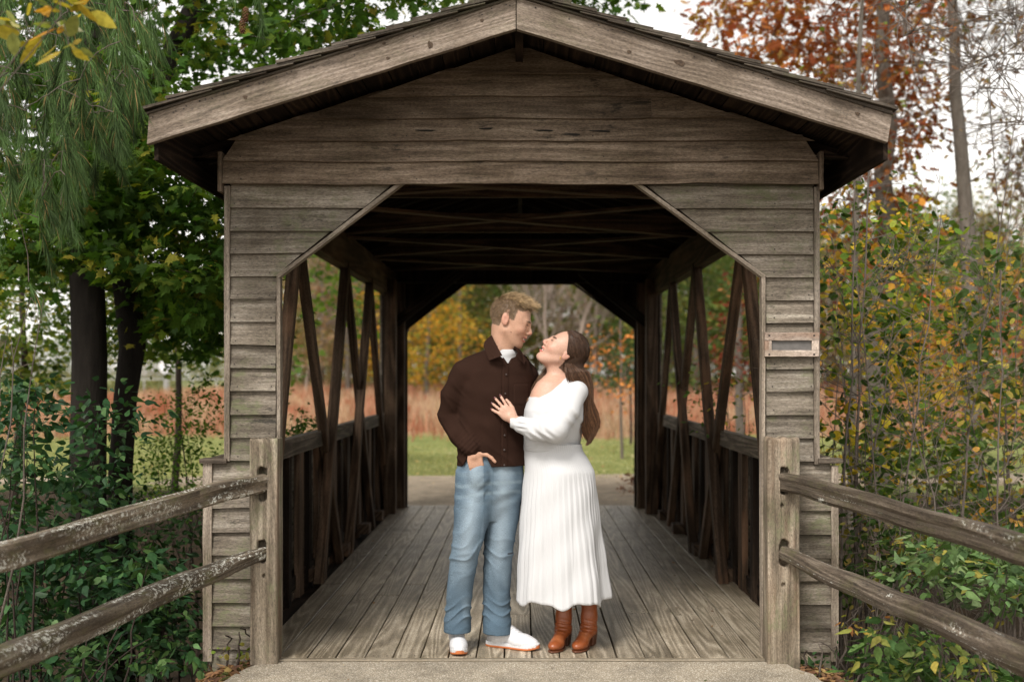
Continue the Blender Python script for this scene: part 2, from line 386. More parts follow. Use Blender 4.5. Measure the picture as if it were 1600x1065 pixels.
mid = s.step(s.math('ADD', ps[1], s.math('MULTIPLY', s.noise(P, .35, 3), 3.0)), 22.5, 24.5)
faru = s.step(ps[1], 75, 95)
c = s.mix(near, soil, gr); c = s.mix(mid, c, dryc); c = s.mix(faru, c, (.16, .17, .07))
s.bump(s.noise(P, 40, 5, .7), .6, .03)
o = mesh('ground', GV, [np.stack([q, q + ny, q + ny + 1, q + 1], 1)], s.fin(c, .95, .1), smooth=True); tag(o, kind='structure')
# paths: exposed aggregate concrete
def concrete(name, tint=(1, 1, 1)):
    s = NT(name); P = s.pos()
    vo = s.n('TexVoronoi'); s.set(vo.inputs['Vector'], P); vo.inputs['Scale'].default_value = 130
    pc = s.sep(vo.outputs['Color'])[0]
    peb = s.ramp(pc, [(0, (.25, .20, .145)), (.35, (.38, .325, .25)), (.7, (.48, .42, .335)), (1, (.62, .57, .49))])
    n = s.noise(P, 3.2, 6, .7); c = s.mix(s.step(vo.outputs['Distance'], .35, .6), peb, (.24, .205, .155))
    c = s.mix(1.0, c, s.ramp(n, [(.3, .62), (.6, 1.1)]), 'MULTIPLY')
    c = s.mix(1.0, c, tint, 'MULTIPLY')
    s.bump(s.math('SUBTRACT', 1.0, vo.outputs['Distance']), .5, .004)
    return s.fin(c, .85, .25)
def slab(name, outline, top, th, m):
    O = np.array(outline, float); n = len(O)
    V = np.concatenate([np.c_[O, np.full(n, top)], np.c_[O, np.full(n, top - th)]])
    i = np.arange(n); j = (i + 1) % n
    o = mesh(name, V, [np.array([i]), np.array([i[::-1] + n]), np.stack([i, i + n, j + n, j], 1)], m)
    return tag(o, kind='structure')
M['conc'] = concrete('aggregate_concrete'); M['conc_far'] = concrete('worn_concrete', (.92, .86, .80))
ex = [(-1.30 - .04 * t + .02 * math.sin(t * 5), -.012 - t * .12) for t in range(0, 13)]
xr = [(1.33 + .035 * t + .02 * math.sin(t * 4), -.012 - t * .12) for t in range(0, 13)]
slab('path', ex + [(-1.9, -4), (-2.0, -14), (2.0, -14), (2.0, -4)] + xr[::-1], -.012, .35, M['conc'])
slab('path_beyond', [(-1.5, 6.99), (1.5, 6.99), (1.65, 8.6), (2.6, 9.6), (6, 9.9), (12, 9.7), (12, 11.2), (2.5, 11.35), (0, 10.9), (-4, 10.8), (-9, 11.3), (-9, 9.8), (-3, 9.6), (-1.6, 8.8)], -.012, .2, M['conc_far'])
# ---------------------------------------------------------------- the covered bridge
bridge = tag(empty('covered_bridge'), 'weathered wooden covered footbridge with gabled shingle roof and open truss sides', 'covered bridge')
YW = .14; YF = 6.87
def wx(px): return float(at(px, 0, YW)[0])
def wz(py): return float(at(0, py, YW)[2])
def lap(B, f, z0, z1, fa, fb, proud=.034, top=.004, wob=.003, seglen=.12, r=None, nail=None):
    """one lapped board; f(a, out, z) -> point; fa, fb(z) its two ends"""
    r = R.random() if r is None else r; L = fb(z0) - fa(z0)
    if L < .02 or fb(z1) - fa(z1) < -.01: return
    n = max(1, int(L / seglen)); n0 = B.n; zt = z1 + .018; ph = R.uniform(0, 9)
    for i in range(n + 1):
        t = i / n; a0 = fa(z0) + t * (fb(z0) - fa(z0)); b0 = max(fb(zt), fa(zt)); a1 = fa(zt) + t * (b0 - fa(zt))
        dz = R.uniform(-wob, wob) * .6 + wob * .7 * math.sin(a0 * 5 + ph) + (R.uniform(0, wob * 2) if R.random() < .12 else 0)
        dy = R.uniform(-.0015, .0015)
        for a, out, z, v in ((a0, proud + dy, z0 + dz, 0), (a0, proud + dy - .013, z0 + dz, -.02), (a1, top - .013, zt + .02, .16), (a1, top, zt + .02, .14)):
            B.V.append(tuple(f(a, out, z))); B.B.append((a, v, r))
    B.n += (n + 1) * 4
    for i in range(n):
        for j in range(4):
            a = n0 + i*4 + j; c = n0 + i*4 + (j+1) % 4; B.F4.append((a, c, c+4, a+4))
    B.F4 += [(n0+3, n0+2, n0+1, n0), (n0+n*4, n0+n*4+1, n0+n*4+2, n0+n*4+3)]
nails = []
front = lambda y: (lambda a, out, z: (a, y - out, z))
TL, TR = (436, 431), (632, 281); UR, UL = (988, 281), (1192, 432)      # chamfered opening in the photograph
def xin_left(z):
    z0, z1 = wz(TL[1]), wz(TR[1]); x0, x1 = wx(TL[0]), wx(TR[0]); t = min(1, max(0, (z - z0) / (z1 - z0)))
    return x0 + t * (x1 - x0) - .012
def xin_right(z):
    z0, z1 = wz(UL[1]), wz(UR[1]); x0, x1 = wx(UL[0]), wx(UR[0]); t = min(1, max(0, (z - z0) / (z1 - z0)))
    return x0 + t * (x1 - x0) + .012
OXL, OXR = wx(353), wx(1278)
B, B2 = MB(), MB()
lines = [719, 683, 647, 610, 575, 539, 503, 468, 433, 397, 362, 326, 290]
for i, py in enumerate(lines):
    z0 = wz(py); z1 = wz(lines[i+1]) if i + 1 < len(lines) else wz(276)
    lap(B, front(YW), z0, z1, lambda z: OXL + .03, xin_left, wob=.002)
    lap(B2, front(YW), z0 - .004, z1 - .004, xin_right, lambda z: OXR - .03, wob=.002)
    for x in (OXL + .06, wx(424)): nails.append((x + R.uniform(-.01, .01), YW - .031, z0 + .022))
    for x in (OXR - .05, wx(1206)): nails.append((x + R.uniform(-.01, .01), YW - .031, z0 + .022))
LXL, LXR = wx(320), wx(1307)
low = [1049, 1012, 975, 939, 902, 866, 830, 792, 756, 722]
for i in range(len(low) - 1):
    z0, z1 = wz(low[i]), wz(low[i+1])
    lap(B, front(YW), z0, z1 - (.02 if i == len(low) - 2 else 0), lambda z: LXL + .045, lambda z: wx(434), wob=.003)
    lap(B2, front(YW), z0 - .012, z1 - .012, lambda z: wx(1198), lambda z: LXR - .035, wob=.003)
B.build('portal_siding', M['siding'], bridge); B2.build('portal_siding', M['siding'], bridge)
# gable boards, proud of the pillars
YG = .105
YA = -.52
zr0 = float(at(806, 45, YA)[2]) + .03; SL = .316
def roofz(x): return zr0 - SL * abs(x)
B = MB()
GL, GR = float(at(350, 0, YG)[0]), float(at(1277, 0, YG)[0])
gl = [289, 254, 222, 187, 153, 118, 84, 50, 16, -18]
gzz = [float(at(0, p, YG)[2]) for p in gl]
zg = zr0 + .05
for i in range(len(gzz) - 1):
    z0, z1 = gzz[i], min(gzz[i+1], zg - .03)
    fa = lambda z: max(GL, min(0, -(zg - z) / SL)); fb = lambda z: min(GR, max(0, (zg - z) / SL))
    if z1 - z0 < .03: continue
    cuts = {3: [wx(1016)]}.get(i, [])
    ends = [fa] + [(lambda c: (lambda z: c))(c_) for c_ in cuts] + [fb]
    if i == 0:                                  # the lowest board is notched round the opening's chamfers by the trim
        pass
    for a, b in zip(ends[:-1], ends[1:]): lap(B, front(YG), z0, z1, a, (lambda b: lambda z: b(z) - .001)(b), wob=.004, proud=.036)
    for x in (GL + .05, -.55, .4, GR - .05): nails.append((x + R.uniform(-.05, .05), YG - .033, z0 + .025))
B.build('gable_siding', M['gable'], bridge)
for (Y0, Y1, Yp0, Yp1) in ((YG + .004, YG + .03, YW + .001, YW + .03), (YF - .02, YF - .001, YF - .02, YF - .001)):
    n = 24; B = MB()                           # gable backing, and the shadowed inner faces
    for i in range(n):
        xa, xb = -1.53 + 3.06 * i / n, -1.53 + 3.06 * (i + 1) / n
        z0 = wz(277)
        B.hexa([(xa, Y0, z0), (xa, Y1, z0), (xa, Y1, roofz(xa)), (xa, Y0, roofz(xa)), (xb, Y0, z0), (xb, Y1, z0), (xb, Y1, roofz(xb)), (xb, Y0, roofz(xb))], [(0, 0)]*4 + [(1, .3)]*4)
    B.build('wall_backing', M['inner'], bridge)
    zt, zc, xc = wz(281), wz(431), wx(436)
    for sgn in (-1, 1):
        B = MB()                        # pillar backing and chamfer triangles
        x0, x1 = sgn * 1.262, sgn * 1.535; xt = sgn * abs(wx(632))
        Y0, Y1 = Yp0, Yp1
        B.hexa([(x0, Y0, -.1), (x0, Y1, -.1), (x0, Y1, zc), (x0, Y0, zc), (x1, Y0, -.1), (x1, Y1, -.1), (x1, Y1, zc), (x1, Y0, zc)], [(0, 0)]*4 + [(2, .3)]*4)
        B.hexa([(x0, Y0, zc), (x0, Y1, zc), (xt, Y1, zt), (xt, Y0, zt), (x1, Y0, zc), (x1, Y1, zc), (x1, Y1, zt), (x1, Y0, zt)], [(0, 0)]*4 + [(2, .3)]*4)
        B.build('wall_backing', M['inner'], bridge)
# far portal siding faces away; its inner side shows dark plank backs
B = MB()
back = lambda a, out, z: (a, YF + out, z)
for i in range(-1, 25):
    z0 = .02 + i * .116; z1 = z0 + .116
    if z0 < wz(283) - .05:
        for sgn in (-1, 1):
            def inner(z, sgn=sgn):
                t = min(1, max(0, (z - wz(431)) / (wz(281) - wz(431)))); return 1.27 - t * (1.27 - .61)
            if sgn < 0: lap(B, back, z0, z1, lambda z: -1.56, lambda z: -inner(z))
            else: lap(B, back, z0, z1, lambda z: inner(z), lambda z: 1.56)
    else:
        lap(B, back, z0, z1, lambda z: max(-1.56, -(zr0 - z) / SL), lambda z: min(1.56, (zr0 - z) / SL))
B.build('far_portal_siding', M['siding'], bridge)
# trim round both openings
def trimset(name, Y0, out, m, parent=bridge):
    zt, zc = wz(281), wz(431); pts = [(-1.262, -.02), (-1.262, zc), (wx(632), zt), (wx(988), zt), (1.262, zc), (1.262, -.02)]
    for i in range(5):
        B = MB(); a, b = np.array(pts[i]), np.array(pts[i+1]); d = (b - a) / np.linalg.norm(b - a); nn = np.array((d[1], -d[0]))
        e = .0035 * (i % 2)
        T = .019 if i != 2 else .018
        A3 = np.array((a[0], Y0 - e, a[1])); u = (d[0], 0, d[1]); v = (nn[0], 0, nn[1])
        L = np.linalg.norm(b - a)
        B.board(A3 - np.array((0, .0, 0)) + np.array(u) * (.0 if i in (0, 4) else -.004), u, v, (0, -1 * out, 0) if out > 0 else (0, 1, 0), L + .006, T, .058, seg=6, wob=.0012)
        B.build(name, m, parent)
trimset('opening_trim', YW + .015, 1, M['trim'])
trimset('far_opening_trim', YF - .12, -1, M['inner'])
for (x0, x1, zb, zt_, yy, nm) in ((OXL, OXL + .028, wz(719), wz(292), YW - .038, 'corner_board'), (OXR - .028, OXR, wz(724), wz(294), YW - .038, 'corner_board'),
                        (LXL, LXL + .046, wz(1030), wz(722), YW - .038, 'corner_board'), (LXR - .036, LXR, wz(1030), wz(727), YW - .038, 'corner_board'),
                        (GL - .022, GL - .002, float(at(0, 301, YG)[2]), roofz(GL) - .0, YG - .042, 'gable_edge_board'), (GR + .002, GR + .022, float(at(0, 298, YG)[2]), roofz(GR), YG - .042, 'gable_edge_board')):
    B = MB(); B.board((x0, yy, zb), (0, 0, 1), (1, 0, 0), (0, 1, 0), zt_ - zb, x1 - x0, .07 if 'corner' in nm else .16, seg=8, wob=.0012); B.build(nm, M['trim'] if 'corner' in nm else M['gable'], bridge)
# side half walls: lapped outside, studs inside, sloping cap
for sgn in (-1, 1):
    B = MB(); side = lambda a, out, z: (sgn * (1.60 + out), a, z)
    for i in range(9):
        z0 = -.10 + i * .1155
        lap(B, side, z0, z0 + .11 - (.03 if i == 8 else 0), lambda z: YW + .01, lambda z: YF + .02, wob=.006, proud=.034, seglen=.25)
    B.build('side_siding', M['siding'], bridge)
    for k in range(19):
        B = MB(); y = .42 + k * .352
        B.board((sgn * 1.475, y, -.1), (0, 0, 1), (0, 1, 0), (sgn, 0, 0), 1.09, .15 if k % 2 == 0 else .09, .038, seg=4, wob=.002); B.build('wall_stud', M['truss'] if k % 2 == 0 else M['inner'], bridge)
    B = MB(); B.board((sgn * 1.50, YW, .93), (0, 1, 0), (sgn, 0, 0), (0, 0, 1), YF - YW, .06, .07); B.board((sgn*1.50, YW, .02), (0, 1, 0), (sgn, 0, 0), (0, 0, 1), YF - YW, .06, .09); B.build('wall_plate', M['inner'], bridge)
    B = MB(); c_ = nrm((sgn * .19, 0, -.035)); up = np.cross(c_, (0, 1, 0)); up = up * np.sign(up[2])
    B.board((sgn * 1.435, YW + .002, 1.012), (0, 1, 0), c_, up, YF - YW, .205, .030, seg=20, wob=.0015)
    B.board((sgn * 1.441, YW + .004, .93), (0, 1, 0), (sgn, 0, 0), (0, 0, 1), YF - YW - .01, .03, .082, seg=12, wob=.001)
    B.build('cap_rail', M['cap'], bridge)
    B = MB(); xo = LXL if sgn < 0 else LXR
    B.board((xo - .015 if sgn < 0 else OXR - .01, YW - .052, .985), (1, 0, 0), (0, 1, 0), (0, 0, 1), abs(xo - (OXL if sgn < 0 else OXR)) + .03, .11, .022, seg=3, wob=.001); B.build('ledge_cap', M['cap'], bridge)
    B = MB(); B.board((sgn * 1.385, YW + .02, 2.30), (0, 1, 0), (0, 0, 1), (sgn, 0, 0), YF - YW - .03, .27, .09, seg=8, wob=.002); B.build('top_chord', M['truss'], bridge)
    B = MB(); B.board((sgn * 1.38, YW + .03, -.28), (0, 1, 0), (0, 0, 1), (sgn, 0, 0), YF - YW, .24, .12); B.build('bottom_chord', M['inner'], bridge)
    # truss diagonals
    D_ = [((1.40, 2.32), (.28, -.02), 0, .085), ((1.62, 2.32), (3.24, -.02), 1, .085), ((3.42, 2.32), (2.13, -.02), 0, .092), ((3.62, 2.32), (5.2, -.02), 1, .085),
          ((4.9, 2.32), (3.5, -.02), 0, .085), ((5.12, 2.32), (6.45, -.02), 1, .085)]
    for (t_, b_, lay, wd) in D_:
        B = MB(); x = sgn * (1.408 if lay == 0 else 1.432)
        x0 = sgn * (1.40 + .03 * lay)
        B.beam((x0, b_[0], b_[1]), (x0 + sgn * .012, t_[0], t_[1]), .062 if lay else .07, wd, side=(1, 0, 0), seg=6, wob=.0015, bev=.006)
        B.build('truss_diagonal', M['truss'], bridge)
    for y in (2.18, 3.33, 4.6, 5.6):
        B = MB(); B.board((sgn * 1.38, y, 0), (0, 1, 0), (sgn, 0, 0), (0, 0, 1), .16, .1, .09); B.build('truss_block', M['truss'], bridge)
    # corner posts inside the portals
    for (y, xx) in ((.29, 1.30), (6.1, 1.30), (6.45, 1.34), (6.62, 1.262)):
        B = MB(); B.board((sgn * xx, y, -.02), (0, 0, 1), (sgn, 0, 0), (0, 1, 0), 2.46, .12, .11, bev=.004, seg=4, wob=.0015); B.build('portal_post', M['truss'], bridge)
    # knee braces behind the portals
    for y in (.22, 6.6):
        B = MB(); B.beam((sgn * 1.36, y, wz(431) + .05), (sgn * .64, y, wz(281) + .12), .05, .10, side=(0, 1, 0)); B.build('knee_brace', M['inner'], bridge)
# ties and wind braces under the roof
for y in (.35, 1.5, 3.3, 5.0, 6.5):
    B = MB(); B.board((-1.46, y, 2.575), (1, 0, 0), (0, 1, 0), (0, 0, 1), 2.92, .045, .15, seg=4, wob=.001); B.build('cross_tie', M['truss'], bridge)
for (y0, y1) in ((.45, 1.5), (1.55, 3.3), (3.35, 5.0), (5.05, 6.5)):
    for sg in (-1, 1):
        B = MB(); B.beam((-1.4, y0 if sg > 0 else y1, 2.555 - .012 * sg), (1.4, y1 if sg > 0 else y0, 2.555 - .012 * sg), .09, .02, side=(0, 1, 0)); B.build('wind_brace', M['truss'], bridge)
# roof: sheathing, rafters, ridge, fascias, shingles
def rp(s_, y, h, sgn):                          # point on the roof: s_ down the slope, h above the sheathing's top
    c_, n_ = 1 / math.sqrt(1 + SL*SL), SL / math.sqrt(1 + SL*SL)
    return (sgn * (s_ * c_ + h * n_) - .009, y, zr0 + .028 + .085 - s_ * n_ + h * c_)
SE = 1.715 * math.sqrt(1 + SL*SL)
YB = YF + .42
for sgn in (-1, 1):
    B = MB(); n = 13
    for i in range(n):
        a, b = SE * i / n + .002, SE * (i + 1) / n - .004
        B.hexa([rp(a, YA+.04, -.022, sgn), rp(a, YA+.04, 0, sgn), rp(b, YA+.04, 0, sgn), rp(b, YA+.04, -.022, sgn), rp(a, YB, -.022, sgn), rp(a, YB, 0, sgn), rp(b, YB, 0, sgn), rp(b, YB, -.022, sgn)],
               [(0, 0), (0, .02), (0, .14), (0, .16), (7.7, 0), (7.7, .02), (7.7, .14), (7.7, .16)])
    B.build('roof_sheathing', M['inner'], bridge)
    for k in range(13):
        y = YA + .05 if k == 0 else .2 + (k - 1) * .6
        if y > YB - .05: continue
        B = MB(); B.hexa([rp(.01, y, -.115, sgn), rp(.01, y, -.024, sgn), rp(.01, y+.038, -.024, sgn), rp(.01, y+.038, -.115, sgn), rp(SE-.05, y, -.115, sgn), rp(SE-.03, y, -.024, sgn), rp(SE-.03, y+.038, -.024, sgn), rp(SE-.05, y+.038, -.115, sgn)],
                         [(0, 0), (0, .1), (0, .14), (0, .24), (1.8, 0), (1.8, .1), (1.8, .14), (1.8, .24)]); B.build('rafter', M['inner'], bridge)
    # bargeboard: traced ends and apex
    A_t, A_b = at(806.5 + sgn * .8, -3, YA), at(806.5 + sgn * .8, 45, YA)
    E_t, E_b = (at(233, 178, YA), at(229.5, 225, YA)) if sgn < 0 else (at(1395, 171, YA), at(1387, 222, YA))
    B = MB(); n = 14; n0 = B.n; r = R.random(); Lb = abs(E_t[0] - A_t[0])
    for i in range(n + 1):
        t = i / n; T_, b_ = A_t + (E_t - A_t) * t, A_b + (E_b - A_b) * t; wv = .0015 * math.sin(i * 2.1) + R.uniform(-.001, .001)
        for p, dy, v in ((b_, 0, 0), (T_, 0, .14), (T_, .038, .178), (b_, .038, .32)):
            B.V.append((p[0], p[1] + dy, p[2] + wv)); B.B.append((t * Lb, v, r))
    B.n += (n + 1) * 4
    for i in range(n):
        for j in range(4):
            a = n0 + i*4 + j; c = n0 + i*4 + (j+1) % 4; B.F4.append((a, c, c+4, a+4) if sgn < 0 else (a+4, c+4, c, a))
    B.F4 += [(n0, n0+1, n0+2, n0+3), (n0+n*4+3, n0+n*4+2, n0+n*4+1, n0+n*4)]
    B.build('bargeboard', M['fascia'], bridge)
    for k in range(26):
        t = R.random(); p = A_t + (E_t - A_t) * t; nails.append((p[0], YA - .001, p[2] - R.uniform(.012, .03)))
    B = MB(); B.board((sgn * 1.69, YA + .04, 2.44), (0, 1, 0), (0, 0, 1), (sgn, 0, 0), YB - YA, .20, .02); B.build('eave_fascia', M['inner'], bridge)
    B = MB()                                   # rafter tail seen under the eave
    xa, xb = (1283, 1345) if sgn > 0 else (345, 287)
    P4 = [at(xa, 186, .08), at(xb, 186, .08), at(xb, 214, .08), at(xb - 14 * sgn, 241, .08), at(xa, 246, .08)]
    P4 = [(p[0], p[1], min(p[2], roofz(p[0]) + .02)) for p in P4]
    q4 = [P4[0], P4[1], P4[2], P4[4]]
    B.hexa([(*p[:1], .08, p[2]) for p in (P4[0], P4[1], P4[3], P4[4])] + [(*p[:1], .13, p[2]) for p in (P4[0], P4[1], P4[3], P4[4])], [(0, 0), (.2, 0), (.2, .1), (0, .1)] * 2)
    B.build('rafter_tail', M['inner'], bridge)
    B = MB()
    B.hexa([rp(0, YA - .012, .002, sgn), rp(0, YA - .012, .012, sgn), rp(0, YB, .012, sgn), rp(0, YB, .002, sgn), rp(SE + .012, YA - .012, .002, sgn), rp(SE + .012, YA - .012, .012, sgn), rp(SE + .012, YB, .012, sgn), rp(SE + .012, YB, .002, sgn)], [(0, 0), (0, .1), (0, .14), (0, .24), (1.8, 0), (1.8, .1), (1.8, .14), (1.8, .24)])
    ci = 0; sb = SE + .02
    while sb > .05:
        y = YA - .03 - R.uniform(0, .01)
        while y < YB + .02:
            wd = R.uniform(.09, .19); e = R.uniform(-.007, .007); lift = R.uniform(0, .005) + .002; st = max(.0, sb - .34)
            h0, h1 = .013 + .004, .013 + .006 + .012 * (2 if sb < SE else 1)
            yb = y + wd - .004
            B.hexa([rp(st, y, .012, sgn), rp(st, y, h0, sgn), rp(st, yb, h0, sgn), rp(st, yb, .012, sgn),
                    rp(sb + e, y, h1 - .012 + lift, sgn), rp(sb + e, y, h1 + lift + .002, sgn), rp(sb + e, yb, h1 + lift + .002, sgn), rp(sb + e, yb, h1 - .012 + lift, sgn)],
                   [(0, 0), (0, .01), (0, wd), (0, wd+.01), (.34, 0), (.34, .01), (.34, wd), (.34, wd+.01)])
            y += wd
        sb -= .132
    B.build('roof_shingles', M['shingle'], bridge)
B = MB(); B.board((-.028, YA + .05, zr0 - .02), (0, 1, 0), (1, 0, 0), (0, 0, 1), YB - YA - .1, .038, .12); B.build('ridge_board', M['inner'], bridge)
def disc(name, c, rx, rz, par, ang=0.0):
    a = np.linspace(0, 2*math.pi, 18, endpoint=False); r_ = 1 + .12 * np.sin(a * 3 + c[0] * 40) + .08 * np.sin(a * 5); X = rx * r_ * np.cos(a); Z = rz * r_ * np.sin(a); ca, sa = math.cos(ang), math.sin(ang)
    F_ = np.stack([c[0] + X*ca - Z*sa, np.full(18, c[1] - .0012), c[2] + X*sa + Z*ca], 1); i = np.arange(18)
    mesh(name, np.concatenate([F_, F_ + np.array((0, .004, 0))]), [np.array([i]), np.stack([i, i + 18, (i+1) % 18 + 18, (i+1) % 18], 1)], M['knot'], par)
s = NT('knot_wood'); M['knot'] = s.fin(s.ramp(s.noise(s.pos(), 120, 4), [(.3, (.03, .02, .014)), (.7, (.11, .075, .05))]), .8, .2)
for px, py, r1_, r2_, an in ((1062, 98, .026, .012, -.3), (983, 81, .010, .007, 0), (672, 70, .012, .017, .2), (600, 68, .009, .006, .3), (606, 91, .008, .006, .2), (383, 152, .010, .009, 0), (753, 32, .008, .007, 0), (1340, 178, .011, .008, -.3)):
    disc('knot', at(px, py, YA - .0015), r1_, r2_, bridge, an)
s = NT('iron_stain'); M['knot'] = s.fin((.022, .02, .018), .85, .15)
for px, py, L_ in ((665, 204, .05), (760, 201, .035), (850, 204, .05), (893, 210, .05), (938, 205, .055), (612, 186, .03)):
    disc('nail_stain', at(px, py, YG - .030), L_, .0042, bridge, R.uniform(-.03, .03))
# deck
B = MB(); x = -1.372; k = 0
while x < 1.37:
    wd = .1425 if k not in (3, 12) else .150
    y = .034; cuts = sorted([R.uniform(.9, 5.8) for _ in range(R.choice((1, 1, 2)))]) + [YF + .09]
    for c_ in cuts:
        if c_ - y < .5 and c_ != cuts[-1]: continue
        B.board((x, y, -.040 + R.uniform(-.0015, .0015)), (0, 1, 0), (1, 0, 0), (0, 0, 1), c_ - y - .004, wd - R.uniform(.005, .008), .040, seg=10, wob=.0011, bev=.003); 
        for e_ in (y + .03, c_ - .035):
            for f_ in (.25, .75): nails.append((x + wd * f_, e_, .0008, 1))
        y = c_
    x += wd; k += 1
B.build('deck', M['deck'], bridge)
B = MB(); B.board((-1.24, -.008, -.052), (1, 0, 0), (0, 1, 0), (0, 0, 1), 2.48, .038, .05, seg=8, wob=.0012, bev=.004); B.build('deck_nosing', M['deck'], bridge)
B = MB()
for y in (.1, 1.2, 2.4, 3.6, 4.8, 6.0, 6.8): B.board((-1.45, y, -.2), (1, 0, 0), (0, 1, 0), (0, 0, 1), 2.9, .06, .155)
B.board((-1.62, .20, -.9), (1, 0, 0), (0, 1, 0), (0, 0, 1), 3.24, .12, .8); B.board((-1.62, 6.75, -.9), (1, 0, 0), (0, 1, 0), (0, 0, 1), 3.24, .12, .8)
B.build('floor_joists', M['inner'], bridge)
# nail heads
Vn, Qn, n0 = [], [], 0
for nl in nails:
    a = np.arange(6) * math.pi / 3; r = .0035
    if len(nl) == 3: c8 = np.stack([nl[0] + r*np.cos(a), np.full(6, nl[1] - .0016), nl[2] + r*np.sin(a)], 1); d = np.array((0, .006, 0))
    else: c8 = np.stack([nl[0] + r*np.cos(a), nl[1] + r*np.sin(a), np.full(6, nl[2])], 1); d = np.array((0, 0, -.006))
    Vn += [c8, c8 + d]; i = np.arange(6); Qn.append(np.stack([i, (i+1) % 6, (i+1) % 6 + 6, i + 6], 1) + n0); Qn.append(np.array([[0, 1, 2, 3], [0, 3, 4, 5]]) + n0); n0 += 12
tag(mesh('nail_heads', np.concatenate(Vn), [np.concatenate(Qn)], M['nail'], bridge), kind='stuff')
# blank plate in its frame on the right pillar
sign = tag(empty('sign', tuple(at(1237, 557, YW - .05))), 'small blank grey plate in a wooden frame screwed to the right pillar', 'sign')
a_, b_ = at(1195, 519, YW - .062), at(1280, 557, YW - .062); i0, i1 = at(1206, 532, 0), at(1269, 547, 0)
sx = lambda px: float(at(px, 0, YW - .062)[0]); sz = lambda py: float(at(0, py, YW - .062)[2])
B = MB(); yy = YW - .062
for (x0, x1, z0, z1) in ((1195, 1280, 532, 519), (1195, 1280, 557, 547)): B.board((sx(x0), yy, sz(z0)), (1, 0, 0), (0, 0, 1), (0, 1, 0), sx(x1) - sx(x0), sz(z1) - sz(z0), .022, seg=6, wob=.001, bev=.002)
for (x0, x1) in ((1195, 1206.0), (1269, 1280)): B.board((sx(x0), yy + .0006, sz(547) + .0006), (0, 0, 1), (1, 0, 0), (0, 1, 0), sz(532) - sz(547) - .001, sx(x1) - sx(x0), .021, bev=.001)
B.build('sign_frame', M['sign'], sign)
s = NT('grey_plate'); pc = s.ramp(s.noise(s.pos(), 30, 4), [(.3, (.095, .088, .083)), (.7, (.14, .13, .122))]); 
B = MB(); B.board((sx(1205.5), yy + .014, sz(547.5)), (1, 0, 0), (0, 0, 1), (0, 1, 0), sx(1269.5) - sx(1205.5), sz(531.5) - sz(547.5), .005); B.build('plate', s.fin(pc, .5, .4), sign)
for px, py in ((1202, 524), (1272, 524), (1202, 553.5), (1272, 553.5)):
    B = MB(); p = at(px, py, yy); B.board((p[0] - .0045, yy - .002, p[2] - .0045), (1, 0, 0), (0, 0, 1), (0, 1, 0), .009, .009, .006, bev=.0015); B.build('screw', M['nail'], sign)
# ---------------------------------------------------------------- split rail fences
def rail(name, pts, rad, m, parent, seed, flat=.85):
    rr = np.random.default_rng(seed); P = np.array(pts, float); n = 40; t = np.linspace(0, 1, n)
    tt = np.linspace(0, 1, len(P)); C = np.stack([np.interp(t, tt, P[:, i]) for i in range(3)], 1)
    ra = np.interp(t, np.linspace(0, 1, len(rad)), rad); d = nrm(np.gradient(C, axis=0)); side = nrm(np.cross(d, (0, 0, 1))); up = np.cross(side, d)
    k = 18; ang = np.arange(k) * 2 * math.pi / k
    base = 1 + .10 * np.cos(3 * ang + rr.uniform(0, 6)) + .07 * np.cos(5 * ang + rr.uniform(0, 6)) + .03 * rr.normal(size=k)
    # squarish split section
    sq = 1 / (np.abs(np.cos(ang))**6 + np.abs(np.sin(ang))**6)**(1/6)
    V, BC = [], []
    L = np.r_[0, np.cumsum(np.linalg.norm(np.diff(C, axis=0), axis=1))]; wig = .003 * np.sin(t * 9 + rr.uniform(0, 6)) + .003 * np.sin(t * 23 + rr.uniform(0, 6))
    ln = np.zeros(k)
    for i in range(n):
        ln = ln * .8 + rr.normal(size=k) * .018
        prof = ra[i] * base * sq * (1 + ln)
        V.append(C[i] + up[i] * wig[i] + side[i] * (prof * np.cos(ang))[:, None] * flat + up[i] * (prof * np.sin(ang))[:, None]); BC.append(np.stack([np.full(k, L[i]), ang / 6.283 * .34, np.full(k, seed * .173 % 1)], 1))
    V = np.concatenate(V); BC = np.concatenate(BC)
    i = np.arange(n-1)[:, None] * k + np.arange(k)[None]; j = np.arange(n-1)[:, None] * k + (np.arange(k) + 1)[None] % k
    return mesh(name, V, [np.stack([i, j, j + k, i + k], -1).reshape(-1, 4)[:, ::-1], np.array([np.arange(k), np.arange(k)[::-1] + (n-1)*k])], m, parent, {'bc': BC})
def fence_post(x0, x1, y0, y1, zt, slots, parent, seed, m):
    S = SDF((x0 - .03, y0 - .03, -.35), (x1 + .03, y1 + .03, zt + .03), .0055)
    S.box((x0, y0, -.33), (x1, y1, zt), .012)
    for (sx_, sz0, sz1, w_) in slots:
        S.cap((sx_, y0 + .01, sz0), (sx_, y0 + .01, sz1), w_, k=.004, sub=True); S.cap((sx_, y0 + .04, sz0), (sx_, y0 + .04, sz1), w_, k=.004, sub=True)
    rr = seed
    S.disp(lambda x, y, z: .0018 * np.sin(x * 190 + 3 * np.sin(z * 2.2 + rr) + rr) + .0014 * np.sin(x * 420 + 5 * np.sin(z * 1.3)) + .0015 * wave((x, y, z * .3), rr, 5, 20, 60) + .004 * np.maximum(0, np.sin(x * 75 + rr) - .75) * 2 + .012 * np.clip((z - zt + .02) / .03, 0, 1) * (.6 + .5 * np.sin(x * 95 + rr)))
    V, Q = S.surf(0)
    return mesh('fence_post', V, [Q], m, parent, {'bc': np.stack([V[:, 2], V[:, 0] + V[:, 1] * .9, np.full(len(V), seed * .31 % 1)], 1)}, smooth=True)
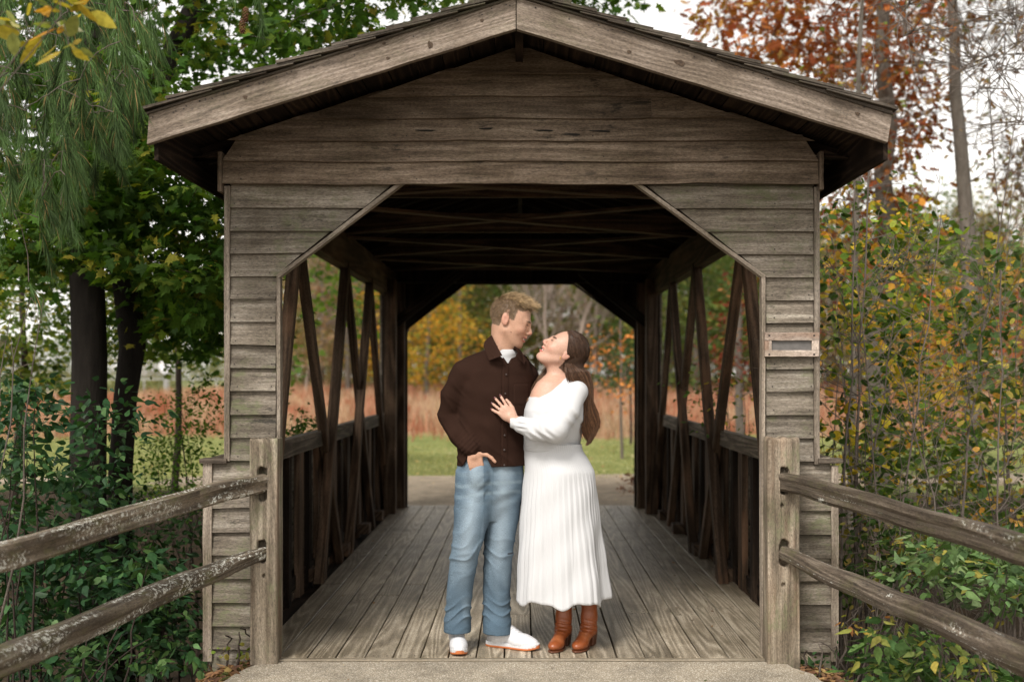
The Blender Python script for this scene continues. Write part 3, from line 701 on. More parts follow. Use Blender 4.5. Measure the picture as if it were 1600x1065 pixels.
for sgn in (-1, 1):
    if sgn < 0: px0, px1, ptop, hx = 389.5, 433, 684, 409
    else: px0, px1, ptop, hx = 1200.5, 1250.5, 683, 1226
    Y0 = -.06
    xa, xb, zt_ = float(at(px0, 0, Y0)[0]), float(at(px1, 0, Y0)[0]), float(at(0, ptop, Y0)[2])
    f = empty('split_rail_fence', ((xa + xb) / 2, 0, 0))
    tag(f, 'split rail fence with white lichen crusted rails, left of the bridge' if sgn < 0 else 'split rail fence with bare dark brown rails, right of the bridge', 'fence')
    z_ = lambda py: float(at(0, py, Y0)[2]); hxw = float(at(hx, 0, Y0)[0])
    if sgn < 0: slots = [(hxw, z_(776), z_(736), .024), (hxw, z_(872), z_(850), .024), (float(at(411, 0, Y0)[0]), z_(779), z_(778), .009), (float(at(412, 0, Y0)[0]), z_(900), z_(899), .009)]
    else: slots = [(hxw, z_(765), z_(736), .024), (hxw, z_(878), z_(850), .024), (float(at(1222, 0, Y0)[0]), z_(790), z_(789), .009), (float(at(1224, 0, Y0)[0]), z_(914), z_(913), .009)]
    fence_post(xa, xb, Y0, Y0 + .14, zt_, slots, f, 3 + sgn, M['post'])
    D2 = 4.35 + CY; D3 = 3.4 + CY
    if sgn < 0:
        up_ = [at(413, 752, Y0 + .03), at(300, 779, -.35), at(0, 867, -1.60)]; lo_ = [at(413, 862, Y0 + .03), at(300, 906, -.35), at(0, 1036, -1.60)]
        mr = M['rail_lichen']
    else:
        up_ = [at(1222, 751, Y0 + .03), at(1300, 768, -.30), at(1430, 807, -.85), at(1600, 857, -1.50)]; lo_ = [at(1222, 864, Y0 + .03), at(1320, 908, -.35), at(1430, 955, -.85), at(1600, 1031, -1.50)]
        mr = M['rail']
    for nm, pp, sd_, ths in (('fence_rail', up_, 11 + sgn, [.050, .056, .056, .060, .058]), ('fence_rail', lo_, 21 + sgn, [.038, .052, .057, .062, .060])):
        e = pp[-1] + (pp[-1] - pp[-2]) / np.linalg.norm(pp[-1] - pp[-2]) * 1.2; e[2] = pp[-1][2] - .03
        rail(nm, [pp[0]] + pp[1:] + [e], [t_ * (.50 if i == 0 else 1) for i, t_ in enumerate(ths)] if False else [ths[0] * .84] + [q_ * .86 for q_ in ths[1:]], mr, f, sd_ + 3)
# ---------------------------------------------------------------- vegetation
def half(pts):
    P = [(x, y, -.16 * y) for x, y in pts]; Q = [(x, -y, -.16 * y) for x, y in pts[1:-1]]
    n = len(P); f1 = list(range(n)); f2 = [0] + [n - 1] + [n + i for i in range(len(Q))][::-1]
    return np.array(P + Q, float), [f1[::-1], f2[::-1]]
SH = {'maple': half([(0, 0), (-.06, .10), (-.04, .40), (.16, .26), (.36, .56), (.40, .24), (.60, .30), (.66, .12), (1, 0)]),
      'oval': half([(0, 0), (.14, .17), (.42, .27), (.75, .17), (1, 0)]),
      'point': half([(0, 0), (.10, .17), (.32, .27), (.62, .16), (1, 0)]),
      'round': half([(0, 0), (.1, .25), (.45, .38), (.85, .25), (1, 0)]),
      'oak': half([(0, 0), (.2, .08), (.28, .26), (.42, .10), (.55, .34), (.66, .12), (.82, .2), (1, 0)]),
      'tri': (np.array([(0, -.22, 0), (1, 0, 0), (0, .22, 0)], float), [[0, 1, 2]]),
      'quad': (np.array([(0, 0, 0), (.45, -.3, .05), (1, 0, 0), (.45, .3, .05)], float), [[0, 1, 2, 3]])}
def leafset(P, axis_, nor, size, shape, col, rng, curl=.15):
    """n leaves: V, faces, colours"""
    S, faces = SH[shape]; n = len(P); a = nrm(axis_); b = nrm(np.cross(nor, a)); c = np.cross(a, b)
    L = np.broadcast_to(S[None], (n, len(S), 3)).copy()
    L[:, :, 2] -= (curl * rng.uniform(-.3, 1.6, n))[:, None] * L[:, :, 0]**2
    L[:, :, 1] *= rng.uniform(.75, 1.15, n)[:, None]
    L *= size[:, None, None]
    V = P[:, None] + L[:, :, :1] * a[:, None] + L[:, :, 1:2] * b[:, None] + L[:, :, 2:] * c[:, None]
    off = (np.arange(n) * len(S))[:, None]
    return V.reshape(-1, 3), [off + np.array(f)[None] for f in faces], np.repeat(col, len(S), 0)
def palette(cols, n, rng, clump=None, jit=.25):
    """cols: [(weight, rgb)]; neighbours (clump ids) tend to share a colour"""
    wts = np.array([c[0] for c in cols], float); wts /= wts.sum(); C = np.array([c[1] for c in cols])
    if clump is not None:
        m = clump.max() + 1; k = rng.choice(len(cols), m, p=wts)[clump]; own = rng.choice(len(cols), n, p=wts)
        k = np.where(rng.random(n) < .55, k, own)
        base = C[k] * (rng.uniform(.75, 1.25, m)[clump])[:, None]
    else: base = C[rng.choice(len(cols), n, p=wts)]
    return np.clip(base * rng.uniform(1 - jit, 1 + jit, (n, 1)) * rng.uniform(.93, 1.07, (n, 3)), .002, .9)
def inpoly(n, poly, Y0, Y1, rng):
    """random points of the prism whose section the photograph shows, spread in depth from Y0 to Y1"""
    P = np.array(poly, float); lo, hi = P.min(0), P.max(0); out = []
    while len(out) < n:
        q = rng.uniform(lo, hi); inside = False; j = len(P) - 1
        for i in range(len(P)):
            if (P[i, 1] > q[1]) != (P[j, 1] > q[1]) and q[0] < (P[j, 0] - P[i, 0]) * (q[1] - P[i, 1]) / (P[j, 1] - P[i, 1]) + P[i, 0]: inside = not inside
            j = i
        if inside: out.append(at(q[0], q[1], rng.uniform(Y0, Y1)))
    return np.array(out)
def skeleton(trunks, anchors, rng, rtip=.0025, rmax=.03, sag=.05, grow=.012):
    """limbs and twigs from the trunks' points to every anchor"""
    sk = np.concatenate([t[0] for t in trunks]); sr = np.concatenate([t[1] for t in trunks]); paths = []
    cap = len(anchors) * 4 + len(sk); SP = np.zeros((cap, 3)); SR = np.zeros(cap); m = len(sk); SP[:m] = sk; SR[:m] = sr
    d0 = np.min(np.linalg.norm(anchors[:, None] - sk[None], axis=2), 1)
    for k in np.argsort(d0):
        a = anchors[k]; d = SP[:m] - a; cost = np.linalg.norm(d, axis=1) + np.maximum(d[:, 2], 0) * .35
        i = int(np.argmin(cost)); s0 = SP[i]; L = np.linalg.norm(a - s0)
        if L < .02: continue
        r0 = min(SR[i] * .75, rtip + L * grow, rmax); n = 5 if L < .8 else 9
        t = np.linspace(0, 1, n)[:, None]; up = np.array((0, 0, 1.0)) * L * .18
        mid = (s0 + a) / 2 + up + rng.normal(size=3) * L * .08
        Pp = (1-t)**2 * s0 + 2*t*(1-t) * mid + t*t * a; Pp[:, 2] -= sag * np.linspace(0, 1, n)**2 * 0
        Pp[1:-1] += rng.normal(size=(n-2, 3)) * L * .018
        rr = np.linspace(r0, rtip, n); paths.append((Pp, rr))
        q = Pp[[n//3, 2*n//3, n-1]]; SP[m:m+3] = q; SR[m:m+3] = rr[[n//3, 2*n//3, n-1]]; m += 3
    return paths
def crown(anchors, per, rad, size, shape, cols, rng, flat=.5, droop=.4, jit=.25, up=.9):
    n = len(anchors) * per; cl = np.repeat(np.arange(len(anchors)), per)
    rs = rng.uniform(.55, 1.3, len(anchors))[cl]
    off = rng.normal(size=(n, 3)) * rad * rs[:, None] * np.array((1, 1, flat)) * .6
    P = anchors[cl] + off
    ax = nrm(off * np.array((1, 1, .3)) + rng.normal(size=(n, 3)) * rad * .35); ax[:, 2] -= droop * rng.uniform(.3, 1.4, n)
    nor = rng.normal(size=(n, 3)) * .55; nor[:, 2] += up
    return leafset(P, ax, nor, size * rng.uniform(.42, 1.3, n), shape, palette(cols, n, rng, cl, jit), rng)
def merge(parts):
    V, F, C, n0 = [], [], [], 0
    for v, f, c in parts:
        V.append(v); F += [q + n0 for q in f]; C.append(c); n0 += len(v)
    by = {}
    for f in F: by.setdefault(f.shape[1], []).append(f)
    return np.concatenate(V), [np.concatenate(q) for q in by.values()], np.concatenate(C)
def leafobj(name, parts, mat, parent):
    V, F, C = merge(parts); return mesh(name, V, F, mat, parent, {'col': C})
def wobble(a, b, n, amp, rng, r0, r1, sway=0):
    t = np.linspace(0, 1, n)[:, None]; P = np.array(a) * (1 - t) + np.array(b) * t
    w_ = np.cumsum(rng.normal(size=(n, 3)) * amp, 0); w_ -= w_[:1]; w_[:, 2] *= .2
    return P + w_ + sway * np.sin(t * math.pi) * np.array((1, 0, 0)), np.linspace(r0, r1, n)
def grow_tree(base, height, r0, rng, depth=4, kids=(3, 5), up=.25, spread=.6, lean=(0, 0, 0), wig=.12):
    """recursive limbs; returns tubes and tips"""
    paths, tips = [], []
    def rec(p, d, L, r, dep):
        n = 7 if dep > 1 else 4; P = [p]; dd = d
        for i in range(n - 1):
            dd = nrm(dd + rng.normal(size=3) * wig + np.array((0, 0, up * .12))); P.append(P[-1] + dd * L / (n - 1))
        P = np.array(P); re = r * (.35 if dep > 0 else .4); paths.append((P, np.linspace(r, re, n)))
        if dep == 0: tips.append((P[-1], dd)); return
        for k in range(rng.integers(*kids) + (2 if dep == depth else 0)):
            t = rng.uniform(.3, 1); i = t * (n - 1); q = P[int(i)] + (P[min(int(i)+1, n-1)] - P[int(i)]) * (i % 1)
            side = nrm(np.cross(dd, rng.normal(size=3))); nd = nrm(dd * (1 - spread) + side * spread + np.array((0, 0, up)) * .5)
            rec(q, nd, L * rng.uniform(.45, .72), max(r * (1 - t * .6) * .5, .002), dep - 1)
    rec(np.array(base, float), nrm(np.array((0, 0, 1.0)) + np.array(lean)), height * .62, r0, depth)
    return paths, tips
def woody(name, paths, mat, parent, sides=5):
    V, Q = tubes(paths, sides); return mesh(name, V, [Q], mat, parent, smooth=True)
DG = [(4, (.035, .078, .012)), (3, (.058, .115, .015)), (2, (.095, .15, .018)), (.6, (.20, .19, .025))]
rg = np.random.default_rng(5)
# two dark trunks on the left and the maple crown above them
def plant(name, label, cat, loc, group=None):
    return tag(empty(name, loc), label, cat, group)
b = at(139, 0, 2.4); z0 = float(ground_z(b[0], 2.4)) - .1
t1 = plant('maple_tree', 'big dark green maple with a straight dark trunk, left of the bridge', 'tree', (b[0], 2.4, z0))
P1 = np.array([(b[0], 2.4, z0), (*at(137, 700, 2.4)[:2], .7), at(140, 560, 2.4), at(136, 430, 2.42), at(128, 250, 2.5), at(150, 60, 2.7), at(200, -200, 3.0)])
R1 = np.array([.155, .128, .122, .12, .11, .09, .05])
Pd = np.array([P1[0] + (P1[1] - P1[0]) * k for k in np.linspace(0, 1, 2)])
A1 = np.concatenate([inpoly(150, [(-60, -160), (640, -160), (640, 20), (560, 60), (400, 110), (260, 150), (150, 160), (-60, 120)], 2.0, 5.2, rg),
                     inpoly(150, [(180, 120), (240, 200), (345, 215), (352, 520), (300, 500), (235, 400), (190, 430), (120, 420), (60, 300), (100, 200)], 1.0, 3.4, rg),
                     inpoly(70, [(-40, 100), (160, 120), (140, 420), (100, 470), (-40, 420)], 1.8, 4.0, rg)])
woody('trunk', [(P1, R1)], M['bark_dark'], t1, 14)
woody('branches', skeleton([(P1[2:], R1[2:])], A1, rg), M['twig_dark'], t1)
leafobj('crown', [crown(A1, 44, .30, .088, 'maple', DG, rg, flat=.45)], M['leaf'], t1)
b = at(187, 0, 2.75); z0 = float(ground_z(b[0], 2.75)) - .1
t2 = plant('maple_tree', 'dark maple with a curved trunk, just right of the straight trunk', 'tree', (b[0], 2.75, z0))
P2 = np.array([(b[0], 2.75, z0), at(188, 740, 2.75), at(196, 620, 2.75), at(207, 540, 2.78), at(198, 450, 2.8), at(192, 400, 2.9), at(215, 200, 3.2), at(330, -50, 3.9), at(500, -300, 4.8)])
R2 = np.array([.12, .088, .085, .095, .10, .10, .09, .07, .05])
A2 = np.concatenate([inpoly(120, [(420, -170), (970, -170), (965, -8), (860, -10), (800, -2), (640, 55), (420, 110), (300, 150), (270, 100)], 2.6, 6.5, rg),
                     inpoly(34, [(215, 400), (352, 500), (352, 560), (290, 540), (225, 520)], 2.5, 4.2, rg),
                     inpoly(24, [(860, -60), (975, -60), (960, 12), (900, 18)], 5, 6.5, rg)])
woody('trunk', [(P2, R2)], M['bark_dark'], t2, 14)
woody('branches', skeleton([(P2[3:], R2[3:])], A2, rg), M['twig_dark'], t2)
leafobj('crown', [crown(A2, 46, .34, .090, 'maple', DG, rg, flat=.5)], M['leaf'], t2)
# smaller yellow-green trees further back on the left
YGc = [(4, (.07, .12, .02)), (3, (.13, .17, .028)), (1.5, (.24, .22, .03)), (1, (.045, .08, .02))]
def smalltree(name, label, px, Y, polys, mat='twig_dark', cols=YGc, per=30, rad=.3, size=.07, shape='maple', top=380, r0=.05, group=None, rng=rg, flat=.6, leafm='leaf', lean=0):
    b = at(px, 0, Y); z0 = float(ground_z(b[0], Y)) - .08
    t = plant(name, label, 'shrub' if 'shrub' in name or 'bush' in name else 'tree', (b[0], Y, z0), group)
    tp = at(px + lean, top, Y); P, r = wobble((b[0], Y, z0), tp, 9, r0 * .35, rng, r0, r0 * .4); A = np.concatenate([inpoly(n, pl, y0, y1, rng) for n, pl, y0, y1 in polys])
    woody('trunk', [(P, r)], M[mat], t, 8); woody('branches', skeleton([(P[2:], r[2:])], A, rng, rtip=.002, rmax=.02), M[mat], t, 4)
    leafobj('crown', [crown(A, per, rad, size, shape, cols, rng, flat=flat)], M[leafm], t)
    return t
smalltree('young_maple_tree', 'yellow green young maple at the left edge behind the trunks', 30, 5.5, [(110, [(-80, 400), (125, 400), (120, 580), (60, 610), (-80, 570)], 4.5, 7), (40, [(150, 440), (240, 440), (235, 560), (150, 560)], 4.8, 6.5)], top=330)
smalltree('young_maple_tree', 'young maple with bright yellow green leaves between the dark trunks and the bridge', 270, 7.5, [(58, [(215, 430), (350, 430), (352, 560), (300, 565), (220, 555)], 6.5, 9)], top=350, size=.08)
smalltree('young_maple_tree', 'green leafed tree seen through the left truss of the bridge', 380, 10.5, [(60, [(420, 330), (640, 330), (625, 470), (560, 540), (500, 500), (440, 600), (430, 500)], 9.5, 13)], top=300, size=.10, cols=[(4, (.06, .11, .02)), (3, (.10, .15, .025)), (1, (.2, .16, .03))])
# shrubs, left
LEAFY = [(5, (.022, .060, .022)), (3, (.038, .090, .028)), (1, (.07, .13, .04))]
def shrub(name, label, base_px, Y, polys, cols, per, rad, size, shape, rng, stems=7, mat='twig_dark', flat=.7, droop=.3, leafm='leaf', rt=.0018, group=None, up=.9, rs=.008):
    bx = float(at(base_px, 0, Y)[0]); z0 = float(ground_z(bx, Y)); t = plant(name, label, 'shrub', (bx, Y, z0), group)
    A = np.concatenate([inpoly(n, pl, y0, y1, rng) for n, pl, y0, y1 in polys]); tr = []
    for i in range(stems):
        tgt = A[rng.integers(len(A))]; b = np.array((bx + rng.normal() * .12, Y + rng.normal() * .12, z0 - .05))
        P, r = wobble(b, tgt + np.array((0, 0, .1)), 8, .02, rng, rs, rt); P[:, 2] += np.sin(np.linspace(0, math.pi, 8)) * .08; tr.append((P, r))
    woody('stems', tr + skeleton([(p[1:], r[1:]) for p, r in tr], A, rng, rtip=rt * .7, rmax=.005, grow=.006), M[mat], t, 4)
    leafobj('foliage', [crown(A, per, rad, size, shape, cols, rng, flat=flat, droop=droop, up=up)], M[leafm], t); return t
shrub('leafy_shrub', 'dark blue green shrub with pointed leaves behind the left fence rails', 90, .9, [(90, [(-30, 860), (215, 850), (325, 1000), (330, 1060), (-30, 1060)], .1, 1.4), (120, [(-30, 620), (60, 600), (160, 690), (215, 720), (215, 900), (300, 1010), (-30, 1010)], .2, 1.5), (8, [(60, 590), (200, 640), (205, 700), (130, 700)], .3, .8)], LEAFY, 24, .16, .075, 'point', rg, stems=14, leafm='gloss_leaf')
shrub('leafy_shrub', 'tall pointed leaf shrub poking up at the left edge of the picture', 20, .2, [(26, [(-30, 585), (50, 600), (60, 740), (-30, 760)], -.2, .5)], LEAFY, 12, .12, .07, 'point', rg, stems=5, leafm='gloss_leaf')
shrub('leafy_shrub', 'dark low shrub filling the shade beside the left fence post', 250, 1.2, [(60, [(205, 760), (322, 800), (322, 985), (230, 960), (200, 880)], .6, 2.2)], [(4, (.02, .042, .016)), (2, (.03, .06, .02))], 18, .16, .05, 'oval', rg, stems=8)
shrub('honeysuckle_bush', 'mid green small leaved bush between the dark trunks and the bridge', 290, 3.2, [(95, [(215, 700), (245, 625), (300, 600), (330, 590), (352, 640), (352, 790), (225, 800)], 2.6, 4.2)], [(4, (.06, .125, .015)), (3, (.09, .17, .02)), (1, (.16, .22, .03))], 22, .14, .042, 'oval', rg, stems=10)
shrub('honeysuckle_bush', 'green bush reaching above the cap rail behind the left truss', 470, 3.4, [(14, [(443, 640), (500, 660), (490, 690), (443, 690)], 2.9, 3.9)], [(4, (.05, .10, .02)), (3, (.08, .13, .025))], 22, .12, .05, 'oval', rg, stems=5)
shrub('vine_seedling', 'trailing green vine below the lower left fence rail', 150, -.3, [(10, [(80, 990), (290, 960), (250, 1060), (90, 1060)], -.5, .3), (4, [(180, 880), (300, 960), (260, 1000), (190, 960)], -.1, .3)], [(3, (.055, .11, .03)), (2, (.035, .075, .02))], 9, .10, .055, 'point', rg, stems=6)
shrub('weed_seedling', 'small yellow green weed at the foot of the left fence post', 372, .0, [(5, [(345, 960), (388, 965), (388, 1030), (345, 1025)], -.06, .08)], [(3, (.12, .17, .03)), (1, (.25, .22, .05))], 5, .06, .035, 'round', rg, stems=3)
# pine at top left
pine = plant('pine_tree', 'white pine with long drooping needles hanging over the left side', 'tree', (-4.6, .4, float(ground_z(-4.6, .4))))
tp = np.array([(-4.6, .4, -.4), (-4.55, .4, 2), (-4.6, .4, 4.5), (-4.5, .4, 7)]); tr_ = np.array([.2, .18, .15, .1])
woody('trunk', [(tp, tr_)], M['bark_dark'], pine, 12)
poly = [(-40, -60), (235, -60), (232, 50), (205, 120), (175, 180), (115, 230), (105, 310), (-40, 300)]
PA = np.concatenate([inpoly(195, poly, -.8, .9, rg), inpoly(26, [(170, 100), (232, 110), (215, 160), (150, 230), (150, 260)], -.3, .3, rg), np.array([at(400, -42, -.2), at(385, -50, -.15), at(45, 440, -.2), at(60, 340, -.3), at(95, 320, .1)])])
woody('branches', skeleton([(tp[1:], tr_[1:])], PA, rg, rtip=.0025, rmax=.03), M['twig'], pine, 5)
PV, PF, PC, n0 = [], [], [], 0
for a in PA:
    L = rg.uniform(.14, .30); d = nrm(np.array((rg.normal() * .35 + .15, rg.normal() * .3, -1.0)))
    m = int(rg.integers(110, 170)); t = rg.uniform(0, 1, m); base = a + d * (t * L)[:, None]
    rad_ = nrm(rg.normal(size=(m, 3))); u = nrm(d * .75 + rad_ * rg.uniform(.15, .55, (m, 1)) + np.array((0, 0, -.15)))
    ln = rg.uniform(.08, .13, m); p1 = base + u * (ln * .5)[:, None]; u2 = nrm(u + np.array((0, 0, -.45))); p2 = p1 + u2 * (ln * .5)[:, None]
    wd = nrm(np.cross(u, rg.normal(size=(m, 3)))) * .0012
    PV.append(np.stack([base - wd, base + wd, p1 - wd * .9, p1 + wd * .9, p2], 1).reshape(-1, 3)); i = np.arange(m)[:, None] * 5 + n0
    PF.append((i + np.array([[0, 1, 3, 2]]), i + np.array([[2, 3, 4]]))); n0 += m * 5
    bc_ = np.array((.060, .105, .032)) * rg.uniform(.35, 1.7); c_ = bc_ * rg.uniform(.65, 1.35, (m, 1)); dead = rg.random(m) < .04; c_[dead] = (.30, .19, .08)
    PC.append(np.repeat(c_, 5, 0))
mesh('needles', np.concatenate(PV), [np.concatenate([f[0] for f in PF]), np.concatenate([f[1] for f in PF])], M['needle'], pine, {'col': np.concatenate(PC)})
M['cone'] = plain('cone_scales', (.10, .05, .03), .8)
for cpx, cpy in ((384, 20), (379, 38)):       # small cones hanging from the branch tip
    c0 = at(cpx, cpy, -.2); n = 60; k = np.arange(n); an = k * 2.4; tz = k / n; rr_ = .012 * np.sin(np.clip(tz * 2.6 + .45, 0, 3.1))
    Pp = c0 + np.stack([rr_ * np.cos(an), rr_ * np.sin(an), .03 - tz * .07], 1); axx = np.stack([np.cos(an), np.sin(an), np.full(n, -.8)], 1)
    V, F, C = leafset(Pp, axx, np.tile((0, 0, 1.0), (n, 1)), np.full(n, .014), 'round', np.tile((.16, .075, .05), (n, 1)), rg); mesh('cone', V, F, M['dry'], pine, {'col': C})
# sprig of yellowing leaves, top left corner, close to the camera
shrub('yellowing_sapling', 'sapling branch with large yellow and pale leaves in the top left corner', -900, -1.9, [(12, [(-20, -10), (60, -10), (150, 20), (175, 60), (140, 110), (60, 60), (-20, 50)], -2.15, -1.85)], [(4, (.34, .26, .04)), (2, (.16, .18, .05)), (1.5, (.50, .46, .34)), (1.5, (.40, .20, .03))], 4, .06, .080, 'oval', np.random.default_rng(3), stems=2, mat='twig', flat=.35)
sp = shrub('yellowing_sapling', 'dry twigs with a few small leaves at the left edge below the pine', -60, -.6, [(7, [(-20, 420), (50, 430), (80, 560), (-20, 600)], -.9, -.5)], [(4, (.10, .12, .05)), (2, (.16, .15, .08))], 3, .08, .05, 'oval', rg, stems=4, mat='twig', flat=.5)
# right: thicket
TH = [(4, (.10, .155, .022)), (3, (.055, .095, .022)), (2.6, (.42, .30, .03)), (1.1, (.46, .24, .04)), (1.2, (.22, .26, .04)), (2, (.035, .06, .015))]
TH2 = [(4, (.06, .10, .03)), (3, (.10, .14, .04)), (2, (.30, .24, .05)), (.8, (.40, .22, .06))]
shrub('thicket_shrub', 'yellow and green leaved shrub beside the right pillar', 1330, 1.9, [(95, [(1288, 250), (1340, 220), (1420, 330), (1430, 600), (1400, 760), (1325, 800), (1290, 640)], 1.3, 2.8)], TH, 14, .12, .062, 'round', rg, stems=10, mat='twig', flat=.9)
shrub('thicket_shrub', 'dense yellow green shrub in the middle of the right thicket', 1450, 3.0, [(170, [(1360, 380), (1450, 320), (1540, 400), (1560, 640), (1530, 840), (1360, 830)], 2.2, 4.4)], TH, 15, .15, .064, 'round', rg, stems=12, mat='twig', flat=.9)
shrub('thicket_shrub', 'green and orange shrub at the right edge above the fence rail', 1600, 2.6, [(150, [(1500, 420), (1620, 330), (1680, 500), (1680, 860), (1510, 850)], 1.6, 4.0)], TH2, 15, .15, .066, 'round', rg, stems=12, mat='twig', flat=.9)
shrub('thicket_shrub', 'tall loose yellow leaved shrub behind the thicket', 1400, 5.5, [(100, [(1285, 330), (1400, 300), (1600, 420), (1620, 700), (1290, 760)], 4.6, 7.0)], [(3, (.12, .17, .03)), (3, (.40, .28, .03)), (1, (.46, .20, .03)), (.8, (.34, .09, .025)), (2, (.07, .11, .025))], 15, .22, .075, 'round', rg, stems=12, mat='twig', flat=.9)
shrub('thicket_shrub', 'shaded green shrub low behind the right fence post', 1340, 1.2, [(70, [(1308, 740), (1400, 780), (1520, 850), (1400, 900), (1320, 960)], .5, 2.0)], [(3, (.04, .07, .02)), (2, (.08, .11, .03)), (1, (.2, .16, .04))], 14, .16, .06, 'oval', rg, stems=10, mat='twig')
shrub('thicket_shrub', 'thin shrub with hanging green leaves outside the right truss', 1160, 3.6, [(30, [(1060, 600), (1190, 590), (1190, 690), (1110, 680)], 2.6, 4.5), (8, [(1140, 520), (1192, 430), (1192, 560)], 2.6, 3.6)], [(3, (.07, .12, .03)), (2, (.14, .17, .04)), (1.4, (.36, .28, .05))], 9, .16, .045, 'oval', rg, stems=7, mat='twig')
for px, Y, top, lean, r0, lb in ((1312, .95, 180, 18, .010, 'thin grey sapling stem closest to the right pillar'), (1345, 1.3, 60, 10, .013, 'straight bare grey sapling in front of the right thicket'), (1372, .8, 330, 70, .009, 'thin sapling leaning right over the thicket'), (1460, 1.8, 150, 120, .012, 'leaning bare sapling in the middle of the thicket'), (1560, 1.1, 420, 30, .009, 'short bare sapling by the right edge'), (1400, .7, 420, -60, .008, 'thin bare sapling leaning left across the thicket'), (1520, .6, 560, -90, .008, 'low bare sapling leaning left over the upper right rail'), (1300, 1.6, 330, 120, .010, 'bare sapling leaning right behind the right corner post'), (1590, 2.4, 120, -40, .011, 'tall bare sapling near the right edge')):
    b = at(px, 0, Y); t = plant('bare_sapling', lb, 'sapling', (b[0], Y, float(ground_z(b[0], Y))), 'bare saplings in the right thicket'); e = at(px + lean, top, Y + .4)
    ps = [wobble((b[0], Y, float(ground_z(b[0], Y)) - .05), e, 14, .012, rg, r0, .003)]
    for k in range(26):
        i = rg.integers(2, 13); q = ps[0][0][i]; dd = nrm(np.array((rg.normal(), rg.normal() * .6, rg.uniform(.2, 1.1)))); L = rg.uniform(.25, .8)
        ps.append(wobble(q, q + dd * L, 7, .014, rg, ps[0][1][i] * .5, .0012)); q2 = ps[-1][0]
        for k2 in range(3):
            i2 = rg.integers(2, 6); d2 = nrm(dd + rg.normal(size=3) * .7); ps.append(wobble(q2[i2], q2[i2] + d2 * L * .4, 5, .01, rg, .002, .0009))
    woody('stem', ps, M['twig'], t, 5)
# bare leafless tangle low in the thicket
for px, Y, lb in ((1330, .6, 'tangle of dry grey twigs beside the right fence post'), (1480, .9, 'tangle of dry twigs rising through the brambles')):
    b = at(px, 0, Y); z0 = float(ground_z(b[0], Y)); t = plant('dry_twigs', lb, 'dry twigs', (b[0], Y, z0)); ps = []
    for k in range(26):
        d = nrm(np.array((abs(rg.normal()) * .7 - .05, rg.normal() * .4, 1))); L = rg.uniform(.5, 1.3); s_ = np.array((b[0] + abs(rg.normal()) * .2, Y + rg.normal() * .2, z0 - .03)); p = wobble(s_, s_ + d * L, 9, .022, rg, .004, .001); ps.append(p)
        for q in range(3): i = rg.integers(3, 8); ps.append(wobble(p[0][i], p[0][i] + nrm(d + rg.normal(size=3)) * .25, 5, .01, rg, .0018, .0008))
    woody('twigs', ps, M['twig'], t, 4)
# brambles and ground plants lower right
BR = [(4, (.11, .18, .065)), (3, (.18, .25, .11)), (2, (.06, .10, .04)), (.5, (.30, .26, .06))]
shrub('bramble_bush', 'pale green leafy bramble between the two right fence rails', 1540, .3, [(80, [(1370, 905), (1440, 850), (1520, 830), (1640, 840), (1660, 960), (1480, 930)], -.5, 1.2)], BR, 22, .15, .075, 'point', rg, stems=12, mat='twig', flat=.5, droop=.2, up=1.3)
shrub('bramble_bush', 'green bramble growing under the lower right fence rail', 1470, -.2, [(60, [(1360, 960), (1500, 1000), (1600, 1060), (1590, 1100), (1400, 1100), (1340, 1050)], -.7, .6)], [(4, (.05, .10, .03)), (3, (.09, .15, .045)), (1, (.2, .2, .05))], 20, .14, .07, 'point', rg, stems=9, mat='twig', flat=.5, up=1.2)
shrub('bramble_bush', 'bramble with a few yellow leaves at the bottom right corner', 1500, -.9, [(9, [(1440, 1000), (1530, 1000), (1520, 1060), (1450, 1060)], -1.0, -.7)], [(3, (.42, .36, .08)), (2, (.18, .22, .06))], 6, .09, .06, 'point', rg, stems=5, mat='twig', flat=.5, up=1.2)
shrub('yellow_seedling', 'seedling with yellow orange leaves right of the right fence post', 1345, -.05, [(4, [(1318, 965), (1375, 968), (1370, 985), (1325, 985)], -.1, .0)], [(3, (.55, .40, .10)), (2, (.5, .22, .08))], 5, .06, .05, 'point', rg, stems=3, mat='twig', flat=.4)
shrub('weed_seedling', 'small dark green weed at the foot of the right fence post', 1290, .0, [(6, [(1258, 1005), (1330, 1015), (1330, 1060), (1262, 1050)], -.1, .1)], [(3, (.04, .09, .03)), (1, (.07, .12, .04))], 6, .08, .045, 'point', rg, stems=4, mat='twig')
# tall trees, right
RO = [(4, (.22, .055, .02)), (3, (.32, .11, .03)), (1.5, (.16, .065, .025)), (1, (.34, .19, .05))]
def talltree(name, label, px, Y, lean, top, r0, polys, cols, per, rad, size, shape='oak', bare=0, seed=1, mat='bark_grey'):
    rng = np.random.default_rng(seed); b = at(px, 0, Y); z0 = float(ground_z(b[0], Y)) - .1; t = plant(name, label, 'tree', (b[0], Y, z0))
    P, r = wobble((b[0], Y, z0), at(px + lean, top, Y), 14, r0 * .3, rng, r0, r0 * .35)
    A = np.concatenate([inpoly(n, pl, y0, y1, rng) for n, pl, y0, y1 in polys]); woody('trunk', [(P, r)], M[mat], t, 10)
    ex_ = skeleton([(P[3:], r[3:])], A, rng, rtip=.003, rmax=.05, grow=.016); fine = []
    for p, r_ in ex_:
        for k in range(bare):
            i = rng.integers(1, len(p)); d = nrm((p[i] - p[i-1])) + rng.normal(size=3) * .7; fine.append(wobble(p[i], p[i] + nrm(d) * rng.uniform(.25, .7), 5, .02, rng, .0045, .0015))
    woody('branches', ex_ + fine, M['twig'], t, 4)
    if per: leafobj('crown', [crown(A, per, rad, size, shape, cols, rng, flat=.7)], M['leaf'], t)
    return t
